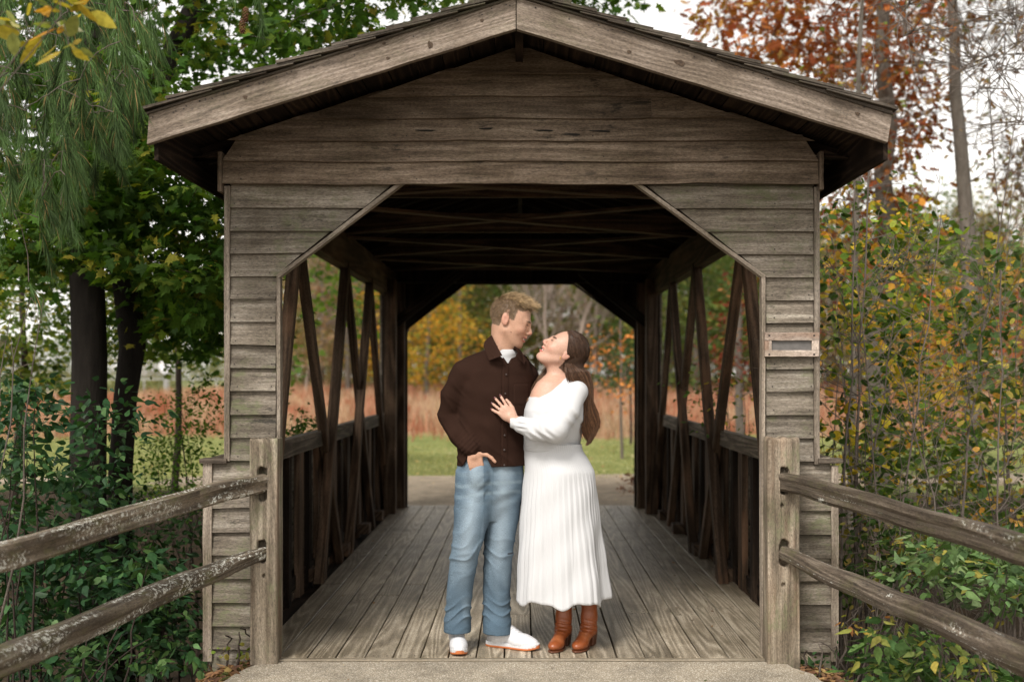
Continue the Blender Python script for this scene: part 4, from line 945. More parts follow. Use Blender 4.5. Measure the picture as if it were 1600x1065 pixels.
talltree('oak_tree', 'rust red oak above the right end of the roof', 1372, 9.0, -20, -160, .17, [(130, [(1085, 20), (1180, -60), (1400, -120), (1480, -40), (1470, 60), (1330, 110), (1190, 130), (1120, 90)], 7.5, 11.5), (50, [(1290, 100), (1480, 90), (1440, 260), (1300, 230)], 8, 11), (34, [(1290, 250), (1430, 250), (1420, 420), (1300, 420)], 8, 10)], RO, 26, .34, .15, bare=3, seed=4)
talltree('oak_tree', 'tall grey trunked tree with thin brown leaves near the right edge', 1524, 8.0, -18, -160, .13, [(70, [(1440, -80), (1660, -80), (1660, 30), (1560, 90), (1480, 130)], 7, 10), (40, [(1500, 180), (1620, 170), (1620, 330), (1560, 300)], 7.5, 10)], [(3, (.16, .07, .03)), (2, (.20, .13, .05)), (1, (.14, .15, .04))], 12, .4, .10, bare=6, seed=6)
talltree('bare_tree', 'leafless tree with tangled branches across the top right corner', 1720, 3.0, -90, -200, .06, [(70, [(1300, -60), (1640, -80), (1640, 220), (1540, 160), (1420, 70)], 2.0, 4.5)], None, 0, .3, .1, bare=5, seed=7)
talltree('bare_tree', 'slim bare trunk just right of the right eave', 1330, 6.5, 10, -120, .05, [(30, [(1290, 60), (1480, 0), (1450, 300), (1300, 330)], 5.5, 8)], [(3, (.13, .16, .03)), (2, (.35, .24, .05))], 4, .3, .06, 'round', bare=5, seed=8)
talltree('oak_tree', 'dark red leaved tree seen through the right truss', 1155, 12, 0, 330, .08, [(60, [(1095, 500), (1140, 430), (1230, 400), (1290, 440), (1290, 620), (1110, 610)], 10.5, 13.5)], [(4, (.16, .035, .022)), (2, (.10, .03, .02)), (1, (.24, .10, .04))], 30, .32, .10, bare=1, seed=9)
# orange shrub seen through the far opening, right side
smalltree('orange_leaf_shrub', 'orange leaved shrub at the right of the far opening behind the woman', 972, 15, [(34, [(905, 590), (930, 520), (970, 490), (1010, 500), (1010, 640), (930, 620)], 14, 16.5)], cols=[(4, (.55, .20, .06)), (2, (.42, .13, .04)), (1, (.10, .14, .03))], per=12, rad=.34, size=.085, shape='oval', top=480, r0=.03, mat='twig')
smalltree('green_leaf_shrub', 'small dark green shrub behind the orange leaves in the far opening', 985, 18, [(24, [(935, 560), (1000, 540), (1010, 610), (935, 605)], 17, 19)], cols=[(4, (.03, .055, .02)), (2, (.05, .09, .03))], per=30, rad=.35, size=.08, shape='oval', top=560, r0=.03)
smalltree('dry_leaf_shrub', 'small heap like dark red shrub at the far end of the path', 990, 8.6, [(14, [(966, 745), (1000, 735), (1000, 785), (972, 778)], 8.3, 9.0)], cols=[(4, (.14, .05, .035)), (2, (.2, .1, .05))], per=20, rad=.12, size=.05, shape='oval', top=745, r0=.01)
# far tree line: a few kinds, copied
def far_leafy(name, label, cols, seed, H=9.0, W=3.2, per=46, na=110, size=.26, base=.02, bare=1):
    rng = np.random.default_rng(seed); t = plant(name, label, 'tree', (0, 0, 0), None)
    P, r = wobble((0, 0, -.1), (0, 0, H * .86), 10, .05, rng, .16, .04); a = rng.normal(size=(na, 3)); a = nrm(a) * rng.uniform(.35, 1, (na, 1))**.6
    A = np.stack([a[:, 0] * W, a[:, 1] * W, H * (base + (1 - base) * .5) + a[:, 2] * H * (1 - base) * .5], 1)
    tk = woody('trunk', [(P, r)] + skeleton([(P[2:], r[2:])], A, rng, rtip=.008, rmax=.07), M['bark_grey'], t, 4)
    leafobj('crown', [crown(A, per, .75, size, 'quad', cols, rng, flat=.7)], M['leaf'], t); return t
def far_bare(name, label, seed, H=10):
    rng = np.random.default_rng(seed); t = plant(name, label, 'tree', (0, 0, 0), None)
    ps, tips = grow_tree((0, 0, -.1), H, .17, rng, depth=5, kids=(3, 5), spread=.42, up=.35); ps = [(p, np.maximum(r * 1.0, .012)) for p, r in ps]
    woody('trunk', ps, M['bark_far'], t, 3); return t
M['bark_far'] = bark('pale_far_bark', (.16, .125, .10), (.34, .28, .235), 5)
OL = [(4, (.10, .12, .035)), (3, (.16, .16, .05)), (2, (.22, .19, .06)), (1, (.30, .20, .06))]
kinds = [far_leafy('olive_tree_far', 'x', OL, 31), far_leafy('brown_tree_far', 'x', [(3, (.27, .17, .10)), (2, (.22, .15, .09)), (2, (.17, .15, .07))], 32, H=8.5, per=26), far_bare('bare_tree_far', 'x', 33), far_bare('bare_tree_far', 'x', 34, 9), far_leafy('golden_tree_far', 'x', [(4, (.52, .27, .035)), (2, (.38, .27, .04)), (2, (.20, .22, .04))], 35, H=6.5, W=2.6, size=.2), far_leafy('green_tree_far', 'x', [(4, (.07, .11, .03)), (3, (.11, .15, .04)), (1, (.2, .2, .05))], 36, H=9, W=3.4)]
nm = ['olive_tree', 'brown_tree', 'bare_tree', 'bare_tree', 'golden_tree', 'green_tree']
txt = ['olive green tree', 'thin brown leaved tree', 'pale leafless tree', 'pale leafless tree', 'golden orange tree', 'green leafy tree']
used = set()
def put_far(k, px, Y, sc, label):
    src = kinds[k]; first = k not in used; used.add(k); o = src if first else src.copy(); ch = list(src.children)
    if not first:
        link(o)
        for c in ch: c2 = c.copy(); link(c2, o)
    x = float(at(px, 0, Y)[0]); o.location = (x, Y, float(ground_z(x, Y))); o.rotation_euler = (0, 0, R.uniform(0, 6.28)); o.scale = (sc * R.uniform(.9, 1.15), sc * R.uniform(.9, 1.15), sc)
    o.name = nm[k]; tag(o, label, 'tree', 'trees along the far edge of the meadow')
far = [(4, 668, 44, .95, 'seen left of the man in the far opening, nearest of its colour'), (4, 612, 52, .9, 'hidden mostly by the left far pillar'), (5, 720, 56, 1.0, 'behind the golden tree in the far opening'), (1, 745, 63, 1.0, 'above the man in the far opening'),
       (0, 775, 60, 1.1, 'straight behind the man'), (2, 800, 54, .9, 'just right of the man\'s head'), (0, 838, 66, 1.1, 'between the two heads'), (3, 850, 52, 1.0, 'between the two faces'), (2, 893, 50, .95, 'above the woman\'s head'), (0, 905, 64, 1.1, 'above the woman'), (3, 935, 51, 1.0, 'right of the woman\'s head'),
       (1, 950, 60, 1.0, 'at the right of the far opening'), (2, 975, 55, 1.0, 'at the right edge of the far opening'), (5, 1005, 62, 1.1, 'behind the right far pillar'), (5, 1045, 50, 1.1, 'seen through the right truss, furthest left'), (5, 1090, 46, 1.0, 'in the middle of the right truss'), (0, 1130, 58, 1.2, 'behind the middle of the right truss'), (5, 1175, 52, 1.1, 'at the right of the right truss'),
       (1, 590, 58, 1.0, 'at the right of the left truss'), (1, 545, 50, 1.0, 'in the middle of the left truss'), (3, 555, 62, 1.0, 'behind the middle of the left truss'), (1, 500, 55, .95, 'seen through the left truss'), (2, 478, 52, .9, 'at the left of the left truss'), (1, 455, 60, 1.0, 'beside the left front pillar'), (0, 640, 70, 1.2, 'far behind the golden tree'), (0, 700, 72, 1.2, 'far left of the man'), (0, 520, 74, 1.2, 'far behind the left truss'),
       (0, 420, 78, 1.1, 'behind the left pillar'), (0, 1230, 60, 1.1, 'behind the right pillar'), (1, 1290, 48, .9, 'just right of the right pillar'), (0, 1345, 55, 1.0, 'behind the thicket, near the slim trunk'), (1, 1410, 42, .8, 'behind the middle of the thicket'), (5, 1470, 55, .95, 'behind the thicket, right part'), (1, 1540, 45, .75, 'behind the tall grey trunk'), (0, 1600, 52, .9, 'at the right edge'), (1, 1680, 48, .9, 'just outside the right edge'),
       (0, 360, 120, .75, 'far beyond the road, nearest the bridge'), (5, 315, 118, .6, 'far beyond the road, behind the sign'), (0, 262, 122, .65, 'far beyond the road, left of the sign'), (1, 215, 118, .62, 'far beyond the road, between trunk and sign'), (0, 150, 121, .7, 'far beyond the road, behind the trunks'), (5, 90, 118, .65, 'far beyond the road, left of the trunks'), (0, 30, 121, .7, 'far beyond the road, at the left edge'), (1, -30, 117, .7, 'far beyond the road, outside the left edge'), (4, 1450, 33, .55, 'low behind the thicket')]
for k, px, Y, sc, lb in far: put_far(k, px, Y, sc, txt[k] + ' ' + lb)
back_ = ['left edge of the left truss', 'left truss, by the post', 'left truss, right part', 'left far pillar', 'golden trees, left', 'golden trees, right', 'man, left side', 'man, right side', 'gap between the heads', 'woman, left side', 'woman, right side', 'orange shrub', 'right far pillar', 'right truss, left part', 'right truss, middle', 'red oak in the right truss', 'right pillar', 'thicket, by the right pillar', 'thicket, middle', 'thicket, right part', 'right edge']
for i, lb in enumerate(back_): put_far((0, 5, 0, 1)[i % 4], 430 + i * 59 + R.uniform(-14, 14), 84 + R.uniform(-4, 9), 1.75, txt[(0, 5, 0, 1)[i % 4]] + ' of the tall back row, behind ' + lb)
smalltree('sumac_bush', 'rust red sumac bank behind the right thicket', 1530, 22, [(80, [(1440, 480), (1520, 440), (1640, 450), (1640, 590), (1440, 590)], 20, 26)], cols=[(4, (.30, .075, .035)), (2, (.22, .06, .03)), (1, (.36, .16, .06))], per=22, rad=.5, size=.13, shape='oval', top=470, r0=.04, mat='twig')
# undergrowth along the foot of the far trees
def thick(n, x0, x1, y0, y1, h, seed, cols, size=.22):
    r = np.random.default_rng(seed); X = r.uniform(x0, x1, n); Y = r.uniform(y0, y1, n); hh = h * (.65 + .35 * np.sin(X * .7 + seed) * np.cos(X * .23)); A = np.stack([X, Y, ground_z(X, Y) + hh * r.uniform(0, 1, n)**.8], 1)
    return crown(A, 26, .55, size, 'quad', cols, r, flat=.6)
leafm_ = [thick(900, -17, 36, 60, 70, 3.4, 1, [(3, (.13, .13, .05)), (2, (.20, .16, .08)), (2, (.09, .10, .04)), (1, (.28, .17, .08))]), thick(420, -75, -17, 92, 100, 2.6, 2, [(3, (.17, .17, .07)), (2, (.24, .20, .10)), (2, (.12, .13, .05))], .3)]
tag(leafobj('undergrowth', leafm_, M['leaf'], None), 'low olive and brown undergrowth at the foot of the far trees', 'undergrowth', kind='stuff')
# meadow grass and lawn
def blades(n, xs, ys, h, wd, colf, rng, lean=.3, seg=True):
    Y = ys[0] + (ys[1] - ys[0]) * rng.uniform(0, 1, n)**1.25; Y = Y + (rng.normal(size=n) * .8 + 1.3 * np.sin(Y * 37.0)) * np.clip((Y - 10) / 12, 0, 1); D = Y - CY; X = rng.uniform(0, 1, n); X = (xs[0] + (xs[1] - xs[0]) * X) * (D / (ys[1] - CY)) if True else X
    B_ = np.stack([X, Y, ground_z(X, Y) - .01], 1); H = h * rng.uniform(.5, 1.2, n) * (1 + .25 * np.sin(X * 1.3 + Y * .7)); ln = rng.normal(size=(n, 2)) * lean
    tip = B_ + np.stack([ln[:, 0] * H, ln[:, 1] * H, H], 1); an = rng.uniform(0, math.pi, n); w3 = np.stack([np.cos(an), np.sin(an), np.zeros(n)], 1) * (wd * (D / 25)**.5)[:, None]
    mid = B_ * .45 + tip * .55; mid[:, 2] += H * .12
    V = np.stack([B_ - w3, B_ + w3, mid + w3 * .8, mid - w3 * .8, tip], 1).reshape(-1, 3); i = np.arange(n)[:, None] * 5
    return V, [i + np.array([[0, 1, 2, 3]]), i + np.array([[3, 2, 4]])], np.repeat(colf(X, Y, n), 5, 0)
def mcol(X, Y, n):
    f = .55 + .5 * np.sin(X * 1.3 + 1.7 * np.sin(Y * .35)) * np.cos(Y * .5 + X * .3) + .25 * np.sin(X * 3.1 + Y); f = np.clip(f + rg.normal(size=n) * .3, 0, 1)[:, None]
    a = np.array((.47, .35, .24)); b_ = np.array((.36, .13, .08)); return (a * (1 - f) + b_ * f) * rg.uniform(.6, 1.25, (n, 1))
V, F, C = blades(90000, (-62, 45), (22.5, 62), .55, .011, mcol, rg); tag(mesh('meadow_grass', V, F, M['dry'], None, {'col': C}), 'tall dry reddish tan meadow grass beyond the lawn', 'grass', kind='stuff')
def lcol(X, Y, n):
    f = np.clip(rg.normal(size=n) * .3 + .35 + .2 * np.sin(X * 1.1) * np.cos(Y * 1.3), 0, 1)[:, None]; return (np.array((.27, .28, .11)) * (1 - f) + np.array((.48, .44, .24)) * f) * rg.uniform(.7, 1.2, (n, 1))
V, F, C = blades(60000, (-17, 9), (10.6, 24), .055, .006, lcol, rg, .5); tag(mesh('lawn_grass', V, F, M['leaf'], None, {'col': C}), 'short pale green lawn between the path and the meadow', 'grass', kind='stuff')
# fallen leaves
def litter(name, P, size, cols, label, rng=rg, shape='oval'):
    n = len(P); nor = rng.normal(size=(n, 3)) * .22; nor[:, 2] = 1; ax = rng.normal(size=(n, 3)); ax[:, 2] *= .12
    V, F, C = leafset(P, ax, nor, size * rng.uniform(.5, 1.3, n), shape, palette(cols, n, rng), rng, curl=.3); tag(mesh(name, V, F, M['dry'], None, {'col': C}), label, 'fallen leaves', kind='stuff')
def gpts(n, x0, x1, y0, y1, dz=.012):
    X = rg.uniform(x0, x1, n); Y = rg.uniform(y0, y1, n); return np.stack([X, Y, ground_z(X, Y) + rg.uniform(.3, 1.6, n) * dz], 1)
LC = [(3, (.20, .11, .06)), (2, (.30, .17, .08)), (2, (.13, .07, .045)), (1, (.42, .30, .12)), (.6, (.10, .12, .04))]
litter('leaf_litter', np.concatenate([gpts(7000, -4.5, -1.36, -2, 3), gpts(7000, 1.4, 4.5, -2, 3), gpts(900, -1.7, -1.33, -.5, .4, .03), gpts(700, 1.38, 1.7, -.5, .4, .03)]), .055, LC, 'brown fallen leaves covering the ground beside the bridge')
dx = np.r_[rg.uniform(-1.35, 1.35, 30), rg.choice([-1, 1], 26) * rg.uniform(1.0, 1.36, 26)]; dy = rg.uniform(.1, 6.8, 56)
litter('deck_leaves', np.stack([dx, dy, np.full(56, .006)], 1), .026, LC, 'small dry leaves lying on the bridge deck')
px_ = rg.uniform(-1.3, 1.3, 46); py_ = rg.uniform(-1.2, -.04, 46); litter('path_leaves', np.stack([px_, py_, np.full(46, -.006)], 1), .018, LC, 'tiny dry leaves on the concrete path')
p3 = np.concatenate([np.stack([rg.uniform(-3, 3, 60), rg.uniform(7.2, 11, 60), np.full(60, -.004)], 1), np.stack([rg.uniform(-7, 6, 900), rg.uniform(10.4, 22, 900), rg.uniform(-.02, .05, 900)], 1)]); litter('far_leaves', p3, .06, [(2, (.42, .28, .12)), (2, (.5, .42, .25)), (1, (.3, .12, .06))], 'pale fallen leaves scattered over the far path and lawn')
# road, guard fence and sign far left
rd = np.array([(-90, 68.5), (-8, 68.5), (-8, 80), (-90, 80)]); M['road'] = plain('road_asphalt', (.36, .36, .37), .9, .2)
slab('road', rd, .03, .2, M['road'])
M['galv'] = plain('galvanised_steel', (.36, .37, .38), .45, .5, Metallic=.3)
gfz = tag(empty('guard_fence', (-28, 66, 0)), 'low galvanised pipe fence along the far road on the left', 'fence')
B = MB()
B.beam((-52, 66, 1.24), (-17, 66, 1.24), .07, .07, side=(0, 1, 0)); B.build('top_rail', M['galv'], gfz)
for k in range(24):
    x = -52 + k * 1.5; B = MB(); B.beam((x, 66, -.2), (x, 66, 1.22), .06, .06, side=(1, 0, 0)); B.build('fence_post', M['galv'], gfz)
sg = at(258, 573, 60); ts = tag(empty('road_sign', (sg[0], 60, 0)), 'white road sign on a pole beyond the meadow, left of the bridge', 'road sign')
B = MB(); B.beam((sg[0], 60.03, -.1), (sg[0], 60.03, sg[2] + .3), .12, .05); B.build('pole', M['galv'], ts)
M['signw'] = plain('pale_sign_face', (.72, .74, .76), .5)
S_ = .36; V = [(sg[0] + S_ * a, 60 + y, sg[2] + S_ * b_) for y in (0, -.02) for a, b_ in ((-.5, 1), (.5, 1), (1, .4), (.5, -.9), (-.5, -.9), (-1, .4))]
mesh('sign_face', V, [np.array([[0, 1, 2, 3, 4, 5], [11, 10, 9, 8, 7, 6]]), np.array([[i, (i+1) % 6, (i+1) % 6 + 6, i + 6] for i in range(6)])], M['signw'], ts)
# ---------------------------------------------------------------- the couple
def colmat(name, rough, spec, sss=0, bump=None, sheen=0, wr=0):
    s = NT(name); c = s.attr('col', 'Color'); P = s.pos()
    if bump: sc, st, ds = bump; n = s.noise(P, sc, 4, .7); s.bump(n, st, ds); c = s.mix(1.0, c, s.ramp(n, [(.3, .86), (.7, 1.12)]), 'MULTIPLY')
    s.fin(c, rough, spec)
    if sss: s.p.inputs['Subsurface Weight'].default_value = sss; s.p.inputs['Subsurface Radius'].default_value = (.012, .004, .002); s.p.inputs['Subsurface Scale'].default_value = 1
    if sheen: s.p.inputs['Sheen Weight'].default_value = sheen
    return s.m
M['skin'] = colmat('skin', .48, .35, .03, (160, .12, .002)); M['shirt'] = colmat('brown_cloth', .95, .05, 0, (350, .5, .002), 0)
s = NT('denim'); P = s.pos(); pz = s.sep(P); c = s.attr('col', 'Color')
tw = s.noise(s.comb(s.math('MULTIPLY', s.math('ADD', pz[0], pz[1]), 500), 0, s.math('MULTIPLY', pz[2], 120)), 1.0, 3, .7); fade = s.noise(P, 11, 4, .6)
c = s.mix(1.0, c, s.ramp(tw, [(.3, .7), (.7, 1.3)]), 'MULTIPLY'); c = s.mix(1.0, c, s.ramp(fade, [(.3, .9), (.7, 1.1)]), 'MULTIPLY'); s.bump(tw, .2, .001); M['denim'] = s.fin(c, .9, .1)
s = NT('white_knit'); u, v, r = s.sep(s.attr('bc')); rib = s.math('SINE', s.math('MULTIPLY', u, 6.283)); n = s.noise(s.pos(), 300, 3)
s.bump(s.math('ADD', s.math('MULTIPLY', rib, s.math('MULTIPLY', r, .6)), s.math('MULTIPLY', n, .4)), .55, .003); M['knit'] = s.fin(s.mix(s.math('MULTIPLY', s.step(rib, .9, -.4), s.math('MULTIPLY', r, .5)), (.53, .53, .54), (.49, .49, .50)), .85, .15)
M['hair'] = leafmat('hair_fibre', .12, .5, .25); M['shoe'] = colmat('white_sneaker', .5, .35, 0, (140, .15, .002)); M['boot'] = colmat('brown_leather', .34, .5, 0, (60, .25, .003))
M['gold'] = plain('gold', (.8, .5, .2), .25, .5, Metallic=1.0); M['nailpolish'] = plain('dark_nail_polish', (.10, .015, .02), .2, .6); M['button'] = plain('shirt_button', (.035, .022, .018), .35, .5); M['eyew'] = plain('eye_white', (.7, .66, .62), .2, .5); M['iris'] = plain('dark_iris', (.02, .013, .01), .15, .6)
def fill(n, c): return np.tile(np.array(c, float), (n, 1))
def lerpc(C, c, w): return C * (1 - w[:, None]) + np.array(c) * w[:, None]
def ss(x, a, b): t = np.clip((x - a) / (b - a), 0, 1); return t * t * (3 - 2 * t)
def frame(X, Z): X = nrm(X); Z = nrm(np.array(Z) - X * np.dot(X, Z)); return np.stack([X, np.cross(Z, X), Z], 1)
def head(S, o, Rm, s_, woman):
    S.fr = (o, Rm); q = lambda *v: tuple(s_ * x for x in v)
    E = lambda c, r, k, sub=False: S.ell(q(*c), q(*r), k * s_, sub); Cp = lambda a, b, ra, rb, k, sub=False: S.cap(q(*a), q(*b), ra * s_, rb * s_, k * s_, sub)
    E((-.014, 0, .036), (.096, .077, .089), .01); E((.036, 0, .0), (.055, .066, .07), .03); E((.038, 0, -.04), (.050, .056, .072), .03)
    E((.05, 0, -.09), (.036, .036, .024), .03); E((.078, 0, -.103), (.017, .019, .0165), .018)
    for y in (-1, 1):
        Cp((.002, y*.052, -.055), (.062, y*.022, -.104), .014 if not woman else .012, .012, .03)
        Cp((.080, y*.036, .017), (.088, y*.010, .015), .009 if not woman else .006, .008, .02)
        E((.062, y*.038, -.030), (.024, .021, .019), .02)
        E((.101, y*.030, .001), (.020, .016, .0125), .009, True)
        E((.078, y*.031, .0), (.0125, .0135, .0125), .003)
        Cp((.0895, y*.019, -.0008), (.083, y*.043, -.003), .0028, .0022, .004)
        Cp((.0915, y*.019, .0055), (.083, y*.044, .002), .0034, .0026, .004)
        E((.100, y*.0105, -.035), (.0095, .0075, .0075), .006)
        e0 = q(-.016, y*.077, -.006); c20 = math.cos(.25)
        S.ell(e0, q(.0185, .0075, .031), .008 * s_, rot=np.array([(.96, 0, .28), (.0, 1, 0), (-.28, 0, .96)]).T)
        E((-.010, y*.087, -.002), (.0095, .006, .017), .004, True)
        Cp((.078, y*.030, -.060), (.079, y*.033, -.055), .005, .004, .012)
    Cp((.090, 0, .012), (.113, 0, -.026), .0068, .0088, .012); E((.107, 0, -.033), (.010, .009, .0065), .006)
    Cp((.098, 0, -.046), (.097, 0, -.054), .006, .006, .008)
    for y in (-1, 1):
        Cp((.0985, 0, -.0575), (.083, y*.025, -.0560), .0052, .0030, .006); Cp((.0955, 0, -.0745), (.083, y*.022, -.0640), .0058, .0035, .006)
    E((.104, 0, -.0655), (.018, .021, .0045), .003, True); E((.084, 0, -.0650), (.0085, .021, .0065), .001)
    S.fr = None
def headtint(C, V, o, Rm, s_, hairc, woman):
    L = ((V - o) @ Rm) / s_; x, y, z = L.T; near = (np.linalg.norm(L, axis=1) < .17)
    d = lambda c, r: np.sqrt((((L - np.array(c)) / np.array(r))**2).sum(1))
    w_ = lambda dd: np.where(near, ss(-dd, -1.15, -.85), 0)
    for sy in (-1, 1): C = lerpc(C, (.62, .26, .19) if woman else (.52, .23, .15), .45 * np.where(near, ss(-d((.07, sy*.042, -.032), (.03, .03, .026)), -1.2, -.2), 0))
    C = lerpc(C, (.50, .17, .13), .4 * w_(d((.110, 0, -.031), (.014, .014, .012))))
    for sy in (-1, 1): C = lerpc(C, (.5, .2, .15), .4 * w_(d((-.016, sy*.08, -.006), (.02, .012, .033))))
    lip = np.maximum(w_(d((.095, 0, -.058), (.014, .026, .0055))), w_(d((.093, 0, -.0745), (.014, .024, .0062)))); C = lerpc(C, (.46, .12, .10) if woman else (.40, .14, .11), .85 * lip); C = lerpc(C, (.14, .04, .03), .9 * w_(d((.09, 0, -.0648), (.02, .028, .0035))))
    C = lerpc(C, (.78, .75, .68), w_(d((.085, 0, -.0655), (.011, .020, .0052)))); 
    for sy in (-1, 1):
        C = lerpc(C, (.10, .05, .03), .85 * w_(d((.093, sy*.031, .0035), (.012, .015, .0022 if not woman else .003))))
        bz = .0205 if not woman else .021; C = lerpc(C, hairc, .85 * np.where(near, ss(-d((.086, sy*.031, bz), (.016, .021, .0042)), -1.25, -.8), 0))
    if not woman: C = lerpc(C, (.33, .19, .12), .35 * np.where(near & (z < -.05) & (x > .0), ss(-z, .045, .075), 0) * (1 - lip))
    sk = near & ((z > .058 + .03 * np.clip((x - .05) / .04, 0, 1)) & (x < .075 - .25 * np.abs(y)) | (z > .004) & (x < .028) | (z > -.045) & (x < -.035)) & (np.abs(y) < .0765) if not woman else near & (z > .030 + (x - .0) * 1.0) & (x < .062) & (z > .0) | near & (x < -.03) & (z > -.08)
    return lerpc(C, hairc, sk.astype(float) * .95)
def hand(S, o, Rm, thumb=1, curl=(.25, .25, .3, .35), s_=1.0, spread=.10, thumbdir=(.75, .62, -.12), thumb_hide=False):
    S.fr = (o, Rm); tips = []
    S.ell((.045*s_, 0, 0), (.050*s_, .040*s_, .0135*s_), .008); S.cap((-.022*s_, 0, -.004), (.02*s_, 0, 0), .019*s_, .022*s_, .015)
    for i, (y, L) in enumerate(zip((.029, .0095, -.0105, -.029), (.072, .080, .074, .058))):
        p = np.array((.078 - .004 * abs(i - 1.2), thumb * y, .001)) * s_; a = 0.05; sp = thumb * (1.2 - i) * spread; r = .0088 * s_
        S.cap(np.array((.03, thumb * y * .6, 0)) * s_, p, .010*s_, .0095*s_, .008)
        for j, f in enumerate((.44, .30, .26)):
            a += curl[i] * (1 if j else .6); q = p + np.array((math.cos(a) * math.cos(sp), math.cos(a) * math.sin(sp), -math.sin(a))) * L * f * s_; r2 = r * .90
            S.cap(p, q, r, r2, .0035); S.ell(q, (r2*1.04,)*3, .002) if j < 2 else None; dlast = q - p; p, r = q, r2
        tips.append((Rm @ p + o, Rm @ nrm(dlast), r))
    t0 = np.array((.012, thumb * .026, -.004)) * s_; td = nrm(np.array(thumbdir) * (1, thumb, 1)); t1_ = t0 + td * .042 * s_; t2_ = t1_ + nrm(td + np.array((.35, -thumb * .2, 0))) * .030 * s_; t3 = t2_ + nrm(td + np.array((.6, -thumb * .35, 0))) * .026 * s_
    S.cap(t0, t1_, .0145*s_, .0115*s_, .012); S.cap(t1_, t2_, .0112*s_, .0098*s_, .004); S.cap(t2_, t3, .0098*s_, .0082*s_, .003)
    S.fr = None; return tips
def nearfront(V, x, z):                        # the front-most surface at (x, z)
    d = (V[:, 0] - x)**2 + (V[:, 2] - z)**2; m = d < .012**2
    return float(V[m][:, 1].min()) if m.any() else float(V[np.argmin(d), 1])
def zgrid(lo, hi, fine, hf, hc):
    a = [lo]
    while a[-1] < hi: a.append(a[-1] + (hf if any(l <= a[-1] <= h for l, h in fine) else hc))
    return np.array(a)
def ribbons(P, wd, col0, col1, rng):
    n, m, _ = P.shape; t = np.gradient(P, axis=1); side = nrm(np.cross(t, nrm(rng.normal(size=(n, 1, 3)) * .5 + np.array((0, -1, .3))))); tp = np.linspace(1, .35, m)[None, :, None] * wd
    V = np.stack([P - side * tp, P + side * tp], 2).reshape(-1, 3); i = (np.arange(n)[:, None] * m + np.arange(m - 1)[None]) * 2; i = i.ravel()
    k = np.linspace(0, 1, m)[None, :, None]**1.2; C = (col0[:, None] * (1 - k) + col1[:, None] * k); C = np.repeat(C.reshape(-1, 3), 2, 0)
    return V, [np.stack([i, i + 1, i + 3, i + 2], 1)], C
def L3(rows): return [(float(at(0, py, Y)[2]), float(at(cx, 0, Y)[0]), Y, hw * (Y - CY) / FPX, ry) for py, cx, Y, hw, ry in rows][::-1]
rp_ = np.random.default_rng(21)
# ================================================================= the man
man = tag(empty('person', tuple(at(765, 0, .2)[:1]) + (.2, 0)), 'tall man in dark brown shirt and light blue jeans, hand in pocket, smiling down', 'person', 'couple standing on the bridge')
SKM = (.50, .285, .195)
th = math.radians(19); yw_ = math.radians(10)
fwd = np.array((math.cos(th) * math.cos(yw_), -math.sin(yw_) * math.cos(th), -math.sin(th))); upv = np.array((math.sin(th), 0, math.cos(th)))
RmM = frame(fwd, upv); oM = at(798.5, 501, .255); sM = 1.07
xs = np.arange(-.48, .42, .0036); ys = np.arange(-.04, .56, .0036)
S = SDF(None, None, None, xs, ys, zgrid(.03, 1.93, [(1.52, 1.93), (.93, 1.12)], .0034, .009))
head(S, oM, RmM, sM, False)
nk0 = RmM @ (np.array((-.028, 0, -.045)) * sM) + oM; nk1 = at(783, 566, .27)
S.cap(nk0, nk1, .060, .060, .03); S.cap(RmM @ (np.array((.02, 0, -.085)) * sM) + oM, at(789, 560, .255), .034, .034, .03)
S.loft(L3([(548, 778, .27, 14, .05), (560, 775, .27, 44, .08), (580, 770, .26, 54, .10), (650, 772, .25, 48, .10), (720, 768, .24, 45, .10), (760, 768, .24, 46, .10)]), .03, ang=.4)
armR = [at(722, 584, .17), at(702, 652, .24), at(733, 693, .14)]; S.path(armR, [.05, .04, .029], .02)
armL = [at(824, 588, .35), at(838, 652, .45), at(862, 690, .435)]; S.path(armL, [.05, .04, .029], .02)
S.path([at(745, 745, .22), at(731, 860, .16), at(713, 980, .27)], [.075, .048, .026], .02); S.path([at(788, 745, .27), at(779, 860, .25), at(776, 974, .265)], [.075, .048, .026], .02)
for a in ((713, .27, .13, -.99), (776, .265, .915, -.40)): p = np.array((at(a[0], 0, a[1])[0], a[1], .085)); S.cap(p, p + np.array((a[2], a[3], -.30)) * .15, .024, .018, .02)
hR = at(739, 706, .098); hand(S, hR, frame((.24, .10, -1), (.10, -1, -.08)), 1, curl=(.1, .1, .12, .15), s_=1.02, spread=.04, thumbdir=(.42, .90, .10))
hL = at(866, 689, .425); hand(S, hL, frame((1, -.28, -.12), (.15, .9, .3)), 1, curl=(.25,)*4, s_=1.0, spread=.05)
V, Q = S.surf(1)
C = fill(len(V), SKM) * (1 + .05 * wave(V.T, 3, 5, 30, 90))[:, None]; C = headtint(C, V, oM, RmM, sM, (.13, .085, .05), False)
mn = np.linalg.norm(V - (RmM @ (np.array((.03, -.062, -.055)) * sM) + oM), axis=1); C = lerpc(C, (.12, .05, .03), (mn < .0035) * .8)
mesh('body', V, [Q], M['skin'], man, {'col': C}, True)
bodyM = V
